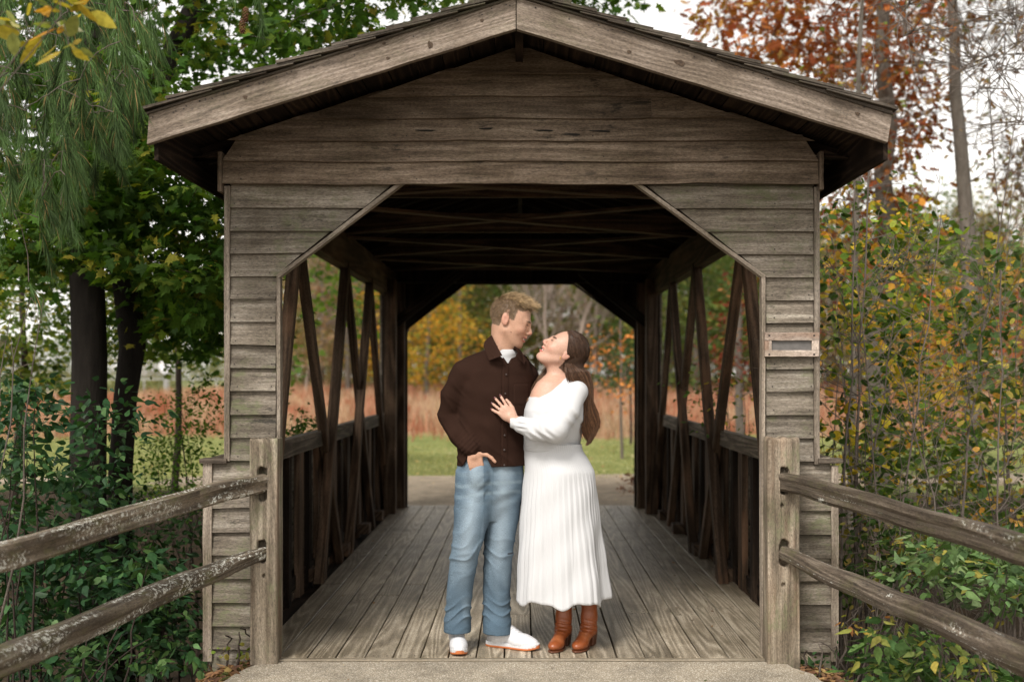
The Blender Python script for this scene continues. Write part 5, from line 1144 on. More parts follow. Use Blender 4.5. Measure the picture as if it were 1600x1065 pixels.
# hair: short sides, longer tousled top brushed forward
n = 9000; u = nrm(rp_.normal(size=(n, 3))); pl = np.array((-.014, 0, .036)) + u * np.array((.0965, .0775, .0895)); x, y, z = pl.T
keep = ((z > .062 + .030 * np.clip((x - .045) / .04, 0, 1)) & (x < .078 - .2 * np.abs(y))) | ((z > .006) & (x < .03)) | ((z > -.05) & (x < -.036)); keep &= ~((np.abs(y) > .06) & (z < .022) & (x > -.035) & (x < .012)); pl = pl[keep]; u = u[keep]; n = len(pl); x, y, z = pl.T
topw = ss(z, .070, .100); front_ = ss(x, .0, .07)
clump = np.sin(x * 150 + y * 60)[:, None] * np.array((.1, .35, .1)) + np.sin(y * 170 + x * 40)[:, None] * np.array((.05, .3, .15))
ln = (.010 + topw * (.030 + .016 * front_)) * rp_.uniform(.65, 1.25, n)
d = u * (.30 + .55 * topw * (.6 + .5*front_))[:, None] + np.stack([-.25 + 1.15 * topw, y * 0, -.55 * (1 - topw) + .25 * topw * front_], 1) + clump * topw[:, None] + rp_.normal(size=(n, 3)) * .20
d = nrm(d); m = 5; t = np.linspace(0, 1, m)[None, :, None]; bend = np.array((.35, 0, -.45))[None, None] * (t**2) * topw[:, None, None]
Pst = pl[:, None] + (d[:, None] * t + bend * .6 * rp_.uniform(.3, 1.1, (n, 1, 1))) * ln[:, None, None]; Pst = (Pst * sM) @ RmM.T + oM
c0 = np.array((.19, .125, .072)) * rp_.uniform(.6, 1.3, (n, 1)); c1 = c0 * (1 - topw[:, None]) * 1.25 + topw[:, None] * np.array((.58, .41, .23)) * rp_.uniform(.55, 1.2, (n, 1))
Vh, Fh, Ch = ribbons(Pst, .0010, c0, c1, rp_); mesh('hair', Vh, Fh, M['hair'], man, {'col': Ch})
def eyes(o, Rm, s_, par, hairc):
    for sy in (-1, 1):
        c = Rm @ (np.array((.0865, sy * .031, .0012)) * s_) + o; V, Q = lump(c, (.0045 * s_, .0055 * s_, .0022 * s_), Rm); mesh('eye', V, [Q], M['iris'], par, None, True)
def browlash(o, Rm, s_, par, hc, woman):
    for sy in (-1, 1):
        t = np.linspace(0, 1, 9)
        y = sy * (.014 + .034 * t); x = .0975 - .016 * t**1.6 - .002; z = .0195 + .0055 * np.sin(t * 2.2) - (.003 if not woman else -.001) * t
        V, Q = tubes([((np.stack([x, y, z], 1) * s_) @ Rm.T + o, (.0048 - .0030 * t) * s_ * (1 if not woman else .72))], 7); mesh('eyebrow', V, [Q], M['hair'], par, {'col': fill(len(V), hc)}, True)
        y = sy * (.019 + .026 * t); x = .0925 - .0085 * t; z = .0022 + .0032 * np.sin(t * 3.1) - .001 * t
        V, Q = tubes([((np.stack([x, y, z], 1) * s_) @ Rm.T + o, np.full(9, .0023 * s_))], 6); mesh('eyelashes', V, [Q], M['hair'], par, {'col': fill(len(V), (.02, .012, .01))}, True)
def lump(c, r, Rm=np.eye(3), nu=12, nv=8):
    a = np.linspace(0, 2*math.pi, nu, endpoint=False); b_ = np.linspace(.12, math.pi - .12, nv); A, B_ = np.meshgrid(a, b_); P = np.stack([np.sin(B_)*np.cos(A)*r[0], np.sin(B_)*np.sin(A)*r[1], np.cos(B_)*r[2]], -1).reshape(-1, 3) @ Rm.T + c
    i = np.arange(nv-1)[:, None]*nu + np.arange(nu)[None]; j = np.arange(nv-1)[:, None]*nu + (np.arange(nu)+1)[None] % nu; F = np.stack([i, i+nu, j+nu, j], -1).reshape(-1, 4)
    return P, F
eyes(oM, RmM, sM, man, None); browlash(oM, RmM, sM, man, (.10, .058, .032), False)
# shirt
S = SDF((-.50, -.06, .96), (.20, .56, 1.66), .0042)
S.loft(L3([(548, 781, .27, 26, .07), (556, 777, .27, 48, .088), (566, 773, .26, 60, .105), (582, 771, .255, 66, .122), (610, 772, .25, 64, .132), (650, 773, .245, 59, .132), (690, 770, .24, 56, .130), (720, 769, .24, 56.5, .136), (762, 768, .24, 58, .142)]), .02, p=2.3, ang=.36)
S.cap(at(772, 562, .26), at(727, 581, .18), .050, .058, .03); S.cap(at(796, 562, .29), at(822, 584, .335), .045, .055, .03)
X_, Y_, Z_ = S.ax[0][:, None, None], S.ax[1][None, :, None], S.ax[2][None, None, :]
hem = lambda x: np.interp(x, [at(p, 0, .1)[0] for p in (700, 714, 724, 732, 758, 772, 782, 788, 818, 830)], [at(0, p, .1)[2] for p in (728, 736, 728, 711, 710, 735, 749, 754, 754, 748)])
S.F = np.where((Y_ < .40), np.maximum(S.F, (hem(X_) - Z_).astype(np.float32)), np.maximum(S.F, at(0, 735, .2)[2] - Z_)).astype(np.float32)
S.path([at(724, 584, .175), at(708, 618, .20), at(702, 650, .235)], [.066, .062, .060], .02); S.path([at(702, 650, .235), at(718, 680, .175), at(736.5, 702, .108)], [.060, .055, .047], .012)
S.path([at(823, 588, .34), at(836, 650, .44), at(860, 688, .43)], [.062, .056, .044], .02)
el = at(702, 652, .235); wr = at(742, 700, .11)
def shirtfold(x, y, z):
    f = .0022 * wave((x, y, z * .55), 5, 6, 12, 38) + .0012 * wave((x, y, z), 8, 5, 40, 90)
    e = np.exp(-((x-el[0])**2 + (y-el[1])**2 + (z-el[2])**2) / .055**2); cr = lambda q: .45 - (1 - np.abs(np.sin(q)))**2.0; f += .0055 * e * cr((z * .85 + x * .6) * 62 + 1.6 * np.sin(x * 30 + z * 17))
    e = np.exp(-((x-wr[0]+.03)**2 + (z-wr[2]-.02)**2) / .05**2); f += .0015 * e * np.sin((x - z) * 220)
    e = np.exp(-((x-at(712, 0, .2)[0])**2 + (z-at(0, 615, .2)[2])**2) / .05**2); f += .003 * e * cr(z * 40 + x * 35 + np.sin(z * 20))
    e = np.exp(-((z - at(0, 715, .15)[2]) / .07)**2) * (y < .3); f += .0035 * e * cr((x * .8 + z * .5) * 30 + 1.2 * np.sin(z * 18))
    f += .0028 * cr((x * 1.0 + z * .55) * 16 + 1.6 * np.sin(z * 8 + x * 9)) * (y < .3)
    pc = at(790, 0, .1)[0] + (z - 1.5) * .012; f += np.where((np.abs(x - pc) < .015) & (y < .25), -.0018, 0) + np.where((np.abs(x - pc + .0165) < .0022) & (y < .25), .0016, 0)
    q1 = np.abs(x - at(815, 0, .2)[0]) - .040; q2 = np.abs(z - at(0, 616, .2)[2]) - .055; f += np.where((np.maximum(q1, q2) < 0) & (y < .3), -.0009, 0) + np.where((np.abs(np.maximum(q1, q2)) < .0022) & (y < .3), .0013, 0)
    return f * 1.9
S.disp(shirtfold)
X_, Y_, Z_ = S.ax[0][:, None, None], S.ax[1][None, :, None], S.ax[2][None, None, :]
va, vb, vc = at(779, 546, .13), at(793.5, 568, .13), at(808, 541, .13)      # open neck
e1 = (X_ - va[0]) * (vb[2] - va[2]) - (Z_ - va[2]) * (vb[0] - va[0]); e2 = (X_ - vb[0]) * (vc[2] - vb[2]) - (Z_ - vb[2]) * (vc[0] - vb[0])
wedge = np.maximum(np.maximum(e1, e2) * 12, Y_ - .27); S.F = np.maximum(S.F, -wedge).astype(np.float32)
V, Q = S.surf(1); shirtV = V
n = np.sqrt(((V - at(0, 0, 0)) * 0).sum(1)); mesh('shirt', V, [Q], M['shirt'], man, {'col': fill(len(V), (.027, .0135, .0095)) * (1 + .1 * wave(V.T, 9, 5, 15, 60))[:, None]}, True)
S = SDF((-.3, .05, 1.42), (.1, .42, 1.62), .004)
S.loft(L3([(546, 790, .262, 17, .064), (552, 790, .262, 20, .070), (559, 784, .265, 31, .077), (572, 775, .26, 52, .094), (590, 773, .255, 56, .105)]), .01, ang=.36)
V, Q = S.surf(1); pl_ = V; mesh('undershirt', V, [Q], M['knit'], man, {'bc': fill(len(V), (0, 0, 0))}, True)
# collar, placket buttons
def flap(pts, thick, par, mat_, name, cA):
    P = np.array([at(*p) for p in pts]); k = len(P); c = P.mean(0); V = np.concatenate([P, P + np.array((0, thick, 0))]); i = np.arange(k); j = (i+1) % k
    return mesh(name, V, [np.array([i[::-1]]), np.array([i + k]), np.stack([i, j, j+k, i+k], 1)], mat_, par, {'col': fill(len(V), cA)})
CS = (.030, .015, .0105)
flap([(768, 523, .235), (757, 533, .20), (755.5, 541, .165), (764, 563, .118), (772, 560, .106), (785, 555, .110), (778, 543, .145)], .006, man, M['shirt'], 'collar', CS)
flap([(803, 541, .185), (808, 550, .160), (806, 556, .145), (819, 569, .180), (822, 562, .215), (815, 549, .24), (808, 540, .24)], .006, man, M['shirt'], 'collar', CS)
ctr = at(785, 545, .258); pts = []
a = np.linspace(math.radians(-40), math.radians(250), 26)
B1 = ctr + np.stack([.074*np.cos(a), .070*np.sin(a), .010*np.cos(a) - .012], 1); T1 = B1 + np.stack([-.006*np.cos(a), -.006*np.sin(a), np.full(26, .036) + .006*np.sin(a)], 1); out_ = np.stack([np.cos(a)*.005, np.sin(a)*.005, a*0], 1)
V = np.concatenate([B1, T1, T1 + out_, B1 + out_*2.4 + np.array((0, 0, -.006))]); k = 26; F = []
for r_ in range(4):
    i = np.arange(k-1) + r_*k; j = np.arange(k-1) + ((r_+1) % 4)*k; F.append(np.stack([i, i+1, j+1, j], 1))
mesh('collar_band', V, [np.concatenate(F)], M['shirt'], man, {'col': fill(len(V), CS)})
for px, py in ((791, 585), (789.5, 615), (788.5, 680), (788, 703), (788, 727), (788, 745)):
    x, z = at(px, 0, .1)[0], at(0, py, .1)[2]; y = nearfront(shirtV, x, z); Vb, Qb = lump(np.array((x, y - .001, z)), (.0052, .002, .0052)); mesh('button', Vb, [Qb], M['button'], man, None, True)
# jeans
S = SDF((-.44, -.02, .06), (.08, .50, 1.08), .0044)
S.loft(L3([(706, 768, .24, 47, .108), (722, 767, .24, 52, .118), (745, 766, .24, 53.5, .125), (768, 766, .24, 52, .122), (790, 766, .235, 46, .100), (812, 766, .23, 36, .07)]), .015, p=2.2, ang=.3)
S.loft(L3([(735, 744, .20, 31, .095), (768, 741.5, .195, 31, .098), (800, 738.5, .18, 29.5, .094), (831, 733.5, .165, 26, .088), (860, 727.5, .155, 24, .080), (890, 722.5, .165, 21.5, .074), (920, 718.5, .175, 20.5, .070), (950, 716, .180, 20.5, .068), (966, 715, .185, 21.5, .076), (986, 714.5, .19, 21.5, .082)]), .012, p=2.2)
S.loft(L3([(735, 788, .27, 29, .095), (768, 787.5, .265, 29.5, .097), (800, 785, .26, 27.5, .092), (831, 781.5, .25, 25, .086), (860, 778.5, .245, 24, .080), (890, 777, .25, 22.5, .074), (920, 776, .255, 21.5, .070), (955, 776, .255, 22, .070), (972, 776.5, .25, 22.5, .078), (988, 777, .245, 22.5, .080)]), .010, p=2.2)
S.ell(at(748, 744, .112), (.054, .034, .068), .02)
def jeanfold(x, y, z):
    zk = at(0, 862, .2)[2]; f = .002 * wave((x, y, z * .6), 15, 6, 14, 40) + .0013 * wave((x, y, z), 16, 6, 40, 90)
    leg = np.where(x < at(757, 0, .2)[0], -1.0, 1.0)
    cr = lambda q: .45 - (1 - np.abs(np.sin(q)))**2.2
    f += .008 * np.exp(-((z - zk) / .075)**2) * cr(z * 42 + leg * x * 24 + 1.1 * np.sin(x * 30 + z * 9 + leg))
    f += .010 * np.exp(-((z - .205) / .06)**2) * cr(z * 58 + leg * x * 22 + 1.4 * np.sin(x * 26 + y * 14 + leg * 2))
    f += .004 * cr(z * 13 + x * 30 * leg + 2.2 * np.sin(z * 7 + x * 12)) * ss(-np.abs(z - .55), -.45, -.1)
    f += .0025 * np.exp(-((z - at(0, 775, .2)[2]) / .05)**2) * np.sin(z * 70 - (x + .16) * leg * 40)
    f += .002 * np.exp(-((x - at(764, 0, .2)[0]) / .05)**2 - ((z - .86) / .08)**2) * np.sin((z + np.abs(x + .17)) * 130)
    lc = np.where(x < at(757, 0, .2)[0], at(716, 0, .17)[0] - (z - .3) * .035 * -1, at(776, 0, .25)[0]); return f
S.disp(jeanfold)
Zb = S.ax[2][None, None, :]
V, Q = S.surf(1); jeansV = V; x, y, z = V.T
Cj = fill(len(V), (.085, .125, .165)); xc = np.where(x < at(757, 0, .2)[0], np.interp(z, [.15, .5, .9], [at(p, 0, .17)[0] for p in (715, 727, 744)]), np.interp(z, [.15, .5, .9], [at(p, 0, .25)[0] for p in (777, 780, 788)]))
fr_ = np.exp(-((x - xc) / .045)**2) * (y < .24) * ss(z, .25, .6); Cj = lerpc(Cj, (.25, .31, .36), fr_ * .8); Cj = lerpc(Cj, (.19, .25, .30), .5 * ss(wave((x, y, z * .5), 44, 6, 20, 70), -.1, .9) * .8)
whisk = np.exp(-((z - .86) / .07)**2) * np.maximum(0, np.sin(z * 110 + wave((x, y, z), 3, 4, 8, 20) * 2)); Cj = lerpc(Cj, (.30, .38, .42), whisk * .3 * (y < .22)); Cj = lerpc(Cj, (.07, .11, .15), .6 * ss(-z, -.17, -.135))
seam = np.exp(-(((x - (xc + np.where(x < at(757, 0, .2)[0], .062, -.056))) / .003)**2)) * (y < .2); Cj = lerpc(Cj, (.08, .12, .15), seam * .5)
rip = at(797.5, 864, .2); Cj = lerpc(Cj, (.03, .03, .035), (np.abs(x - rip[0]) < .014) * (np.abs(z - rip[2]) < .005) * .9)
mesh('jeans', V, [Q], M['denim'], man, {'col': Cj}, True)
# sneakers
def sneaker(o, X, par):
    Rm = frame(X, (0, 0, 1)); r_ = .19; S = SDF(o - r_ * 1.75 * np.array((1, 1, .05)), o + np.array((.34, .34, .17)), .0034); S.fr = (o, Rm)
    S.ell((.205, .0, .034), (.088, .045, .040), .02); S.ell((.06, 0, .050), (.062, .038, .056), .02); S.cap((.06, 0, .06), (.060, 0, .112), .038, .036, .02); S.cap((.10, 0, .066), (.21, 0, .042), .037, .034, .025); S.cap((.095, 0, .118), (.16, 0, .078), .022, .022, .014)
    S.put(lambda x, y, z: z - .018, (-.05, -.1, -.1), (.35, .1, .018), 0, True); S.fr = None
    V, Q = S.surf(1); L = (V - o) @ Rm; C = fill(len(V), (.60, .60, .62)); st = np.exp(-((L[:, 0] - .085 - L[:, 2] * .9) / .0025)**2) + np.exp(-((L[:, 0] - .125 - L[:, 2] * .9) / .0025)**2) + np.exp(-((L[:, 0] - .245 + np.abs(L[:, 1]) * .35) / .0022)**2) + np.exp(-((L[:, 2] - .052 - .02 * np.sin(L[:, 0] * 18)) / .0018)**2) * (L[:, 0] < .2)
    C = lerpc(C, (.5, .5, .52), np.clip(st, 0, 1) * .6); sh = mesh('shoe', V, [Q], M['shoe'], par, {'col': C}, True)
    S = SDF(o - r_ * 1.75 * np.array((1, 1, .05)), o + np.array((.36, .36, .06)), .0032); S.fr = (o, Rm)
    def sole(x, y, z):
        hw = np.interp(x, [-.012, .0, .03, .08, .13, .19, .23, .265, .288, .300], [.004, .022, .034, .036, .034, .044, .0455, .038, .024, .006]); zb = .012 * np.clip((x - .23) / .07, 0, 1)**1.5
        q = [np.abs(y) - hw, np.maximum(np.abs(x - .145) - .154, -.2) + y * 0, np.abs(z - .015 - zb) - .0145]
        return np.maximum(np.maximum(q[0] * .9, q[1]), q[2])
    S.put(sole, (-.02, -.06, -.002), (.31, .06, .05), 0); S.fr = None
    V, Q = S.surf(1); L = (V - o) @ Rm; zb = .012 * np.clip((L[:, 0] - .23) / .07, 0, 1)**1.5; C = fill(len(V), (.58, .58, .59)); C = lerpc(C, (.50, .15, .05), ((L[:, 2] - zb < .0115) | ((L[:, 0] > .289) & (L[:, 2] - zb < .019))).astype(float)); mesh('sole', V, [Q], M['shoe'], sh, {'col': C}, True)
    ps = []
    for k in range(6):
        f = k / 5; c = np.array((.118 + .082 * f, 0, .128 - .046 * f)); w_ = .023 - .004 * f; ps.append((np.array([Rm @ (c + np.array((dx, sy * w_, -.010 * abs(sy)**2 + .0))) + o for sy, dx in zip(np.linspace(-1, 1, 7), np.linspace(-.005, .005, 7))]), np.full(7, .0026)))
    for sy in (-1, 1): ps.append((np.array([Rm @ (np.array((.120 - .012 * t_, sy * (.004 + .030 * t_), .128 + .006 * math.sin(t_ * 3) - .022 * t_)) ) + o for t_ in np.linspace(0, 1, 7)]), np.full(7, .0022)))
    V, Q = tubes(ps, 6); mesh('laces', V, [Q], M['shoe'], sh, {'col': fill(len(V), (.62, .62, .63))}, True)
sneaker(np.array((at(712, 0, .335)[0], .335, .001)), (.13, -.99, 0), man)
sneaker(np.array((at(762, 0, .29)[0], .29, .001)), (.915, -.40, 0), man)
# ================================================================= the woman
wom = tag(empty('person', (float(at(885, 0, .22)[0]), .22, 0)), 'woman with long brown hair in white knit dress, hand on the man, looking up', 'person', 'couple standing on the bridge')
SKW = (.52, .31, .23)
th = math.radians(42); yw_ = math.radians(10)
fwd = np.array((-math.cos(th) * math.cos(yw_), -math.sin(yw_) * math.cos(th), math.sin(th))); upv = np.array((math.sin(th), 0, math.cos(th)))
RmW = frame(fwd, upv); oW = at(880.5, 549.5, .235); sW = 1.0
S = SDF(None, None, None, np.arange(-.30, .50, .0034), np.arange(-.06, .56, .0036), zgrid(.05, 1.72, [(1.12, 1.72)], .0034, .010))
head(S, oW, RmW, sW, True)
S.cap(RmW @ np.array((-.030, 0, -.045)) + oW, at(872, 594, .255), .050, .053, .03); S.cap(RmW @ np.array((.012, 0, -.075)) + oW, at(866, 590, .235), .030, .036, .03)
S.loft(L3([(588, 874, .245, 26, .062), (597, 874, .24, 38, .084), (610, 872, .235, 44, .104), (630, 868, .225, 46, .120), (655, 866, .22, 45, .122), (697, 862, .235, 34, .080), (740, 872, .235, 40, .10), (780, 872, .235, 40, .11)]), .03, ang=.5)
S.cap(at(878, 600, .23), at(903, 610, .15), .040, .045, .03); S.cap(at(866, 602, .27), at(848, 612, .34), .040, .042, .03)
S.path([at(903, 612, .14), at(868, 672, .055), at(802, 656, .082)], [.045, .036, .024], .02); S.path([at(848, 614, .34), at(832, 650, .42), at(800, 680, .44)], [.042, .036, .026], .02)
S.path([at(855, 780, .26), at(876, 890, .285), at(880, 975, .29)], [.07, .040, .024], .02); S.path([at(885, 780, .22), at(915, 890, .285), at(919, 975, .29)], [.07, .040, .024], .02)
hW = at(800.5, 655, .078)
tipsW = hand(S, hW, frame((-.60, .10, .62), (-.10, -1, .06)), -1, curl=(.06, .08, .10, .12), s_=.93, spread=.17, thumbdir=(.86, .42, -.25))
V, Q = S.surf(1); C = fill(len(V), SKW) * (1 + .04 * wave(V.T, 3, 5, 30, 90))[:, None]; C = headtint(C, V, oW, RmW, sW, (.06, .032, .02), True)
for lp in ((.035, -.05, -.112), (.012, -.052, -.118)): C = lerpc(C, (.15, .06, .04), (np.linalg.norm(V - (RmW @ np.array(lp) + oW), axis=1) < .004) * .7)
mesh('body', V, [Q], M['skin'], wom, {'col': C}, True); eyes(oW, RmW, sW, wom, None); browlash(oW, RmW, sW, wom, (.035, .018, .012), True)
for p, d_, r in tipsW:
    c = p + np.array((0, -.0062, 0)) + d_ * .001; V, Q = lump(c, (.0062, .0045, .002), frame(d_, (-.1, -1, .06))); mesh('fingernail', V, [Q], M['nailpolish'], wom, None, True)
# ring on the fourth finger, earring
rf = frame((-.60, .10, .62), (-.10, -1, .06)); rc = rf @ (np.array((.092, .0135, .0)) * .93) + hW; a = np.linspace(0, 2*math.pi, 16); rr_ = rc + np.outer(np.cos(a), rf[:, 1]) * .0095 + np.outer(np.sin(a), rf[:, 2]) * .0095
V, Q = tubes([(rr_, np.full(16, .0011))], 5); rg_ = mesh('ring', V, [Q], M['gold'], wom, None, True); V, Q = lump(rc + rf[:, 2] * .0105, (.003, .003, .002)); mesh('gem', V, [Q], M['signw'], rg_, None, True)
ec = RmW @ np.array((.004, .084, -.036)) + oW if (RmW[1, 1] < 0) else RmW @ np.array((.004, -.084, -.036)) + oW
for dz, r in ((0, .0042), (-.009, .0032)): V, Q = lump(ec + np.array((0, -.002, dz)), (r, r, r)); mesh('earring', V, [Q], M['gold'], wom, None, True)
# dress bodice and sleeves
S = SDF((-.06, -.08, 1.02), (.42, .56, 1.47), .0040)
S.loft(L3([(585, 884, .24, 17, .055), (592, 880, .24, 28, .070), (604, 877, .235, 40, .100), (622, 872, .225, 48, .130), (640, 868.5, .215, 50.5, .142), (655, 867, .215, 50.5, .142), (675, 864, .225, 47.5, .126), (692, 862.5, .235, 46, .112), (704, 862.5, .235, 43.5, .106)]), .02, ang=.4)
S.cap(at(884, 603, .22), at(902, 611, .15), .040, .052, .03); S.cap(at(862, 608, .27), at(847, 615, .34), .036, .048, .03)
S.path([at(901, 613, .14), at(888, 643, .085), at(868, 671, .052)], [.054, .056, .064], .02); S.path([at(868, 671, .052), at(838, 671, .055), at(815, 663.5, .068)], [.066, .058, .044], .014); S.path([at(812, 663, .07), at(800, 659, .078)], [.0315, .0295], .003)
S.path([at(847, 616, .34), at(832, 652, .42), at(806, 680, .44)], [.050, .052, .036], .02)
nl = lambda x: np.interp(x, [at(p, 0, .15)[0] for p in (815, 829, 834, 842, 856, 868, 878, 891, 898)], [at(0, p, .15)[2] for p in (608, 613, 618, 620, 613, 604, 595, 585, 556)])
X_, Y_, Z_ = S.ax[0][:, None, None], S.ax[1][None, :, None], S.ax[2][None, None, :]
S.F = np.maximum(S.F, np.where(Y_ < .30, (Z_ - nl(X_)) * .8, -.5)).astype(np.float32)
def dressfold(x, y, z):
    f = .0016 * wave((x, y, z), 25, 6, 18, 50); c = at(845, 676, .05); e = np.exp(-((x-c[0])**2 + (z-c[2])**2) / .06**2) * (y < .14); f += .0045 * e * np.sin((x * .9 + z * .7) * 130 + 1.5 * np.sin(z * 50))
    c = at(815, 663, .07); e = np.exp(-((x-c[0])**2 + (z-c[2])**2) / .028**2) * (y < .14); f += .0035 * e * np.sin(z * 260 + x * 40)
    c = at(893, 655, .1); e = np.exp(-((x-c[0])**2 + (z-c[2])**2) / .05**2); f += .004 * e * np.sin((x * .8 + z * .6) * 120)
    return f * 1.35
S.disp(dressfold); V, Q = S.surf(1); x, y, z = V.T; wst = ss(-z, -1.13, -1.07)
dr = mesh('dress', V, [Q], M['knit'], wom, {'bc': np.stack([z * 130, z, wst * .9], 1)}, True)
# pleated knit skirt
nr, nu = 64, 420; rows = []
pyv = np.array([693, 704, 715, 736, 765, 800, 850, 900, 951]); cxv = np.array([862, 863, 867, 873.5, 874, 874.5, 876, 877.5, 879]); hwv = np.array([46.5, 47.5, 50, 54.5, 58.2, 61, 65, 69.5, 73.5]); ryv = np.array([.112, .116, .132, .158, .172, .185, .205, .222, .240])
a = np.linspace(0, 2*math.pi, nu, endpoint=False); V = []; BC = []
zt_, zb_ = at(0, 693, .235)[2], .262
for i in range(nr):
    t = i / (nr - 1); z = zt_ + (zb_ - zt_) * t; pyq = VY + (CZ - z) * FPX / (.235 - CY); cx = np.interp(pyq, pyv, cxv); hw = np.interp(pyq, pyv, hwv) * (.235 - CY) / FPX; ry = np.interp(pyq, pyv, ryv)
    fl = ss(t, .15, 1.0); w_ = .021 * fl**1.5 * (np.sin(a * 5 + .6 + .5 * np.sin(a * 2)) * .8 + .5 * np.sin(a * 9 + 2.1 + t + .8 * np.sin(a * 3)) + .3 * np.sin(a * 4 + 1)); w_ += .0014 * ss(t, .12, .3) * np.sin(a * 42) + .0012 * np.sin(a * 84) * ss(t, 0, .1)
    dz = .014 * fl**4 * np.sin(a * 6 + 2) + .006 * fl**4 * np.sin(a * 13)
    w_ += .0045 * ss(t, .1, .8) * (.5 - (1 - np.abs(np.sin(a * 6.5 + 1.8 * np.sin(a * 2 + 1) + t * 1.2)))**2.5) * 1.2; w_ += .004 * np.sin(a * 3 + t * 9) * np.sin(t * 14 + a * 2)
    V.append(np.stack([at(cx, 0, .235)[0] + (hw + w_) * np.cos(a), .235 + (ry + w_) * np.sin(a), z + dz], 1)); BC.append(np.stack([a * 84 / 6.283, np.full(nu, t), np.full(nu, .55)], 1))
Vb = V[-1].copy(); V.append(V[-1] - np.array((0, 0, .004)) + (np.array((at(879, 0, .235)[0], .235, 0)) - V[-1]) * np.array((.03, .03, 0)));  BC.append(BC[-1])
for k in (40, 20): V.append(V[k] * np.array((1, 1, 1)) + (np.array((at(877, 0, .235)[0], .235, 0)) - V[k]) * np.array((.05, .05, 0))); BC.append(BC[-1])
V = np.concatenate(V); BC = np.concatenate(BC); nr2 = nr + 3
i = np.arange(nr2-1)[:, None]*nu + np.arange(nu)[None]; j = np.arange(nr2-1)[:, None]*nu + (np.arange(nu)+1)[None] % nu
mesh('skirt', V, [np.stack([i, i+nu, j+nu, j], -1).reshape(-1, 4)[:, ::-1]], M['knit'], wom, {'bc': BC}, True)
# long hair
hv = SDF(None, None, None, np.arange(.02, .46, .0045), np.arange(.02, .50, .0045), np.arange(1.05, 1.70, .0045))
hv.fr = (oW, RmW); hv.ell((-.024, 0, .040), (.096, .083, .092), .01); hv.ell((-.055, 0, .0), (.065, .072, .085), .03); hv.fr = None
lx = lambda x, y, z, k: (x - oW[0]) * RmW[0, k] + (y - oW[1]) * RmW[1, k] + (z - oW[2]) * RmW[2, k]
hv.put(lambda x, y, z: -np.minimum(lx(x, y, z, 0) - .030 - np.clip(lx(x, y, z, 2) - .06, -1, .03) * .9, lx(x, y, z, 0) + .028 - np.clip(lx(x, y, z, 2) - .012, 0, 1) * 3 + 0 * x) if False else -(lx(x, y, z, 0) - np.interp(lx(x, y, z, 2), [-.10, -.02, .015, .05, .09, .12], [-.040, -.032, -.005, .030, .052, .058])), (.02, .02, 1.3), (.40, .5, 1.75), .0, True)
fallP = [at(899, 566, .215), at(901, 580, .21), at(906, 598, .205), at(917, 622, .205), at(922.5, 648, .21), at(921, 668, .21)]
hv.path(fallP, [.032, .030, .026, .018, .013, .005], .03)
fall2 = [at(866, 572, .30), at(851, 590, .27), at(842, 606, .24), at(834, 620, .205)]; hv.path(fall2, [.03, .020, .016, .008], .015)
V, Q = hv.surf(1); HC = np.array((.045, .024, .015)); mesh('hair_mass', V, [Q], M['hair'], wom, {'col': fill(len(V), HC)}, True)
n = 7000; ctr_ = np.array((-.022, 0, .036)); rad_ = np.array((.101, .086, .098))
HLn = np.array([(.060, .0, .100), (.056, .030, .098), (.046, .060, .080), (.030, .078, .052), (.004, .084, .026), (-.030, .084, .012), (-.045, .080, -.03)])
sl = rp_.uniform(0, 1, n); sd_ = np.where(rp_.random(n) < .5, -1.0, 1.0); H0 = np.stack([np.interp(sl, np.linspace(0, 1, 7), HLn[:, k]) for k in range(3)], 1); H0[:, 1] *= sd_
D0 = nrm((H0 - ctr_) / rad_); lat = np.clip(H0[:, 1] / .084, -1, 1) * rp_.uniform(.5, 1, n)
al_ = np.abs(lat)**1.3 * rp_.uniform(.6, 1.1, n); D1 = nrm((np.stack([-.115 + .068 * al_, lat * .085, rp_.uniform(-.045, -.005, n) - .055 * al_], 1) - ctr_) / rad_)
adv = rp_.uniform(0, .75, n)[:, None]**1.3; D0 = nrm(D0 * (1 - adv) + D1 * adv + np.stack([0 * sl, 0 * sl, .35 * adv[:, 0] * (1 - adv[:, 0])], 1)); m1, m2 = 9, 13
tt = np.linspace(0, 1, m1)[None, :, None]; dirs = nrm(D0[:, None] * (1 - tt) + D1[:, None] * tt + np.array((0, 0, .38)) * (tt * (1 - tt)) * (1 - adv[:, None])); lift = 1 + rp_.uniform(-.015, .035, (n, 1, 1))
P1_ = (ctr_ + dirs * rad_ * lift) @ RmW.T + oW
G = np.array(fallP + [at(917, 694, .20)]); gt = np.linspace(0, 1, len(G)); ft = np.linspace(.10, 1, m2)
GP = np.stack([np.interp(ft, gt, G[:, k]) for k in range(3)], 1); spread_ = np.interp(ft, [0, .2, .45, .65, .85, 1], [.068, .062, .048, .038, .036, .028])
off = rp_.normal(size=(n, 2)) * .55; off /= (np.linalg.norm(off, axis=1) + 1e-6)[:, None]; off *= rp_.uniform(.25, 1, (n, 1))**.5; off[:, 1] = off[:, 1] * .55 + lat * .55 * np.sign(RmW[1, 1]); off[:, 1] = np.clip(off[:, 1], -1.05, 1.05); off[:, 0] = np.clip(off[:, 0] * .55 + .62 - 1.25 * al_, -1, 1)
ph = rp_.uniform(0, .9, n); wv = np.sin(ft[None] * 12.5 + ph[:, None] * 1.4 + off[:, :1] * 1.6 + 2.2) * np.interp(ft, [0, .3, 1], [0, .014, .027])[None]
P2_ = GP[None] + np.stack([off[:, :1] * spread_[None] + wv, off[:, 1:] * spread_[None] * 1.25 + wv * .6, wv * .3], -1)
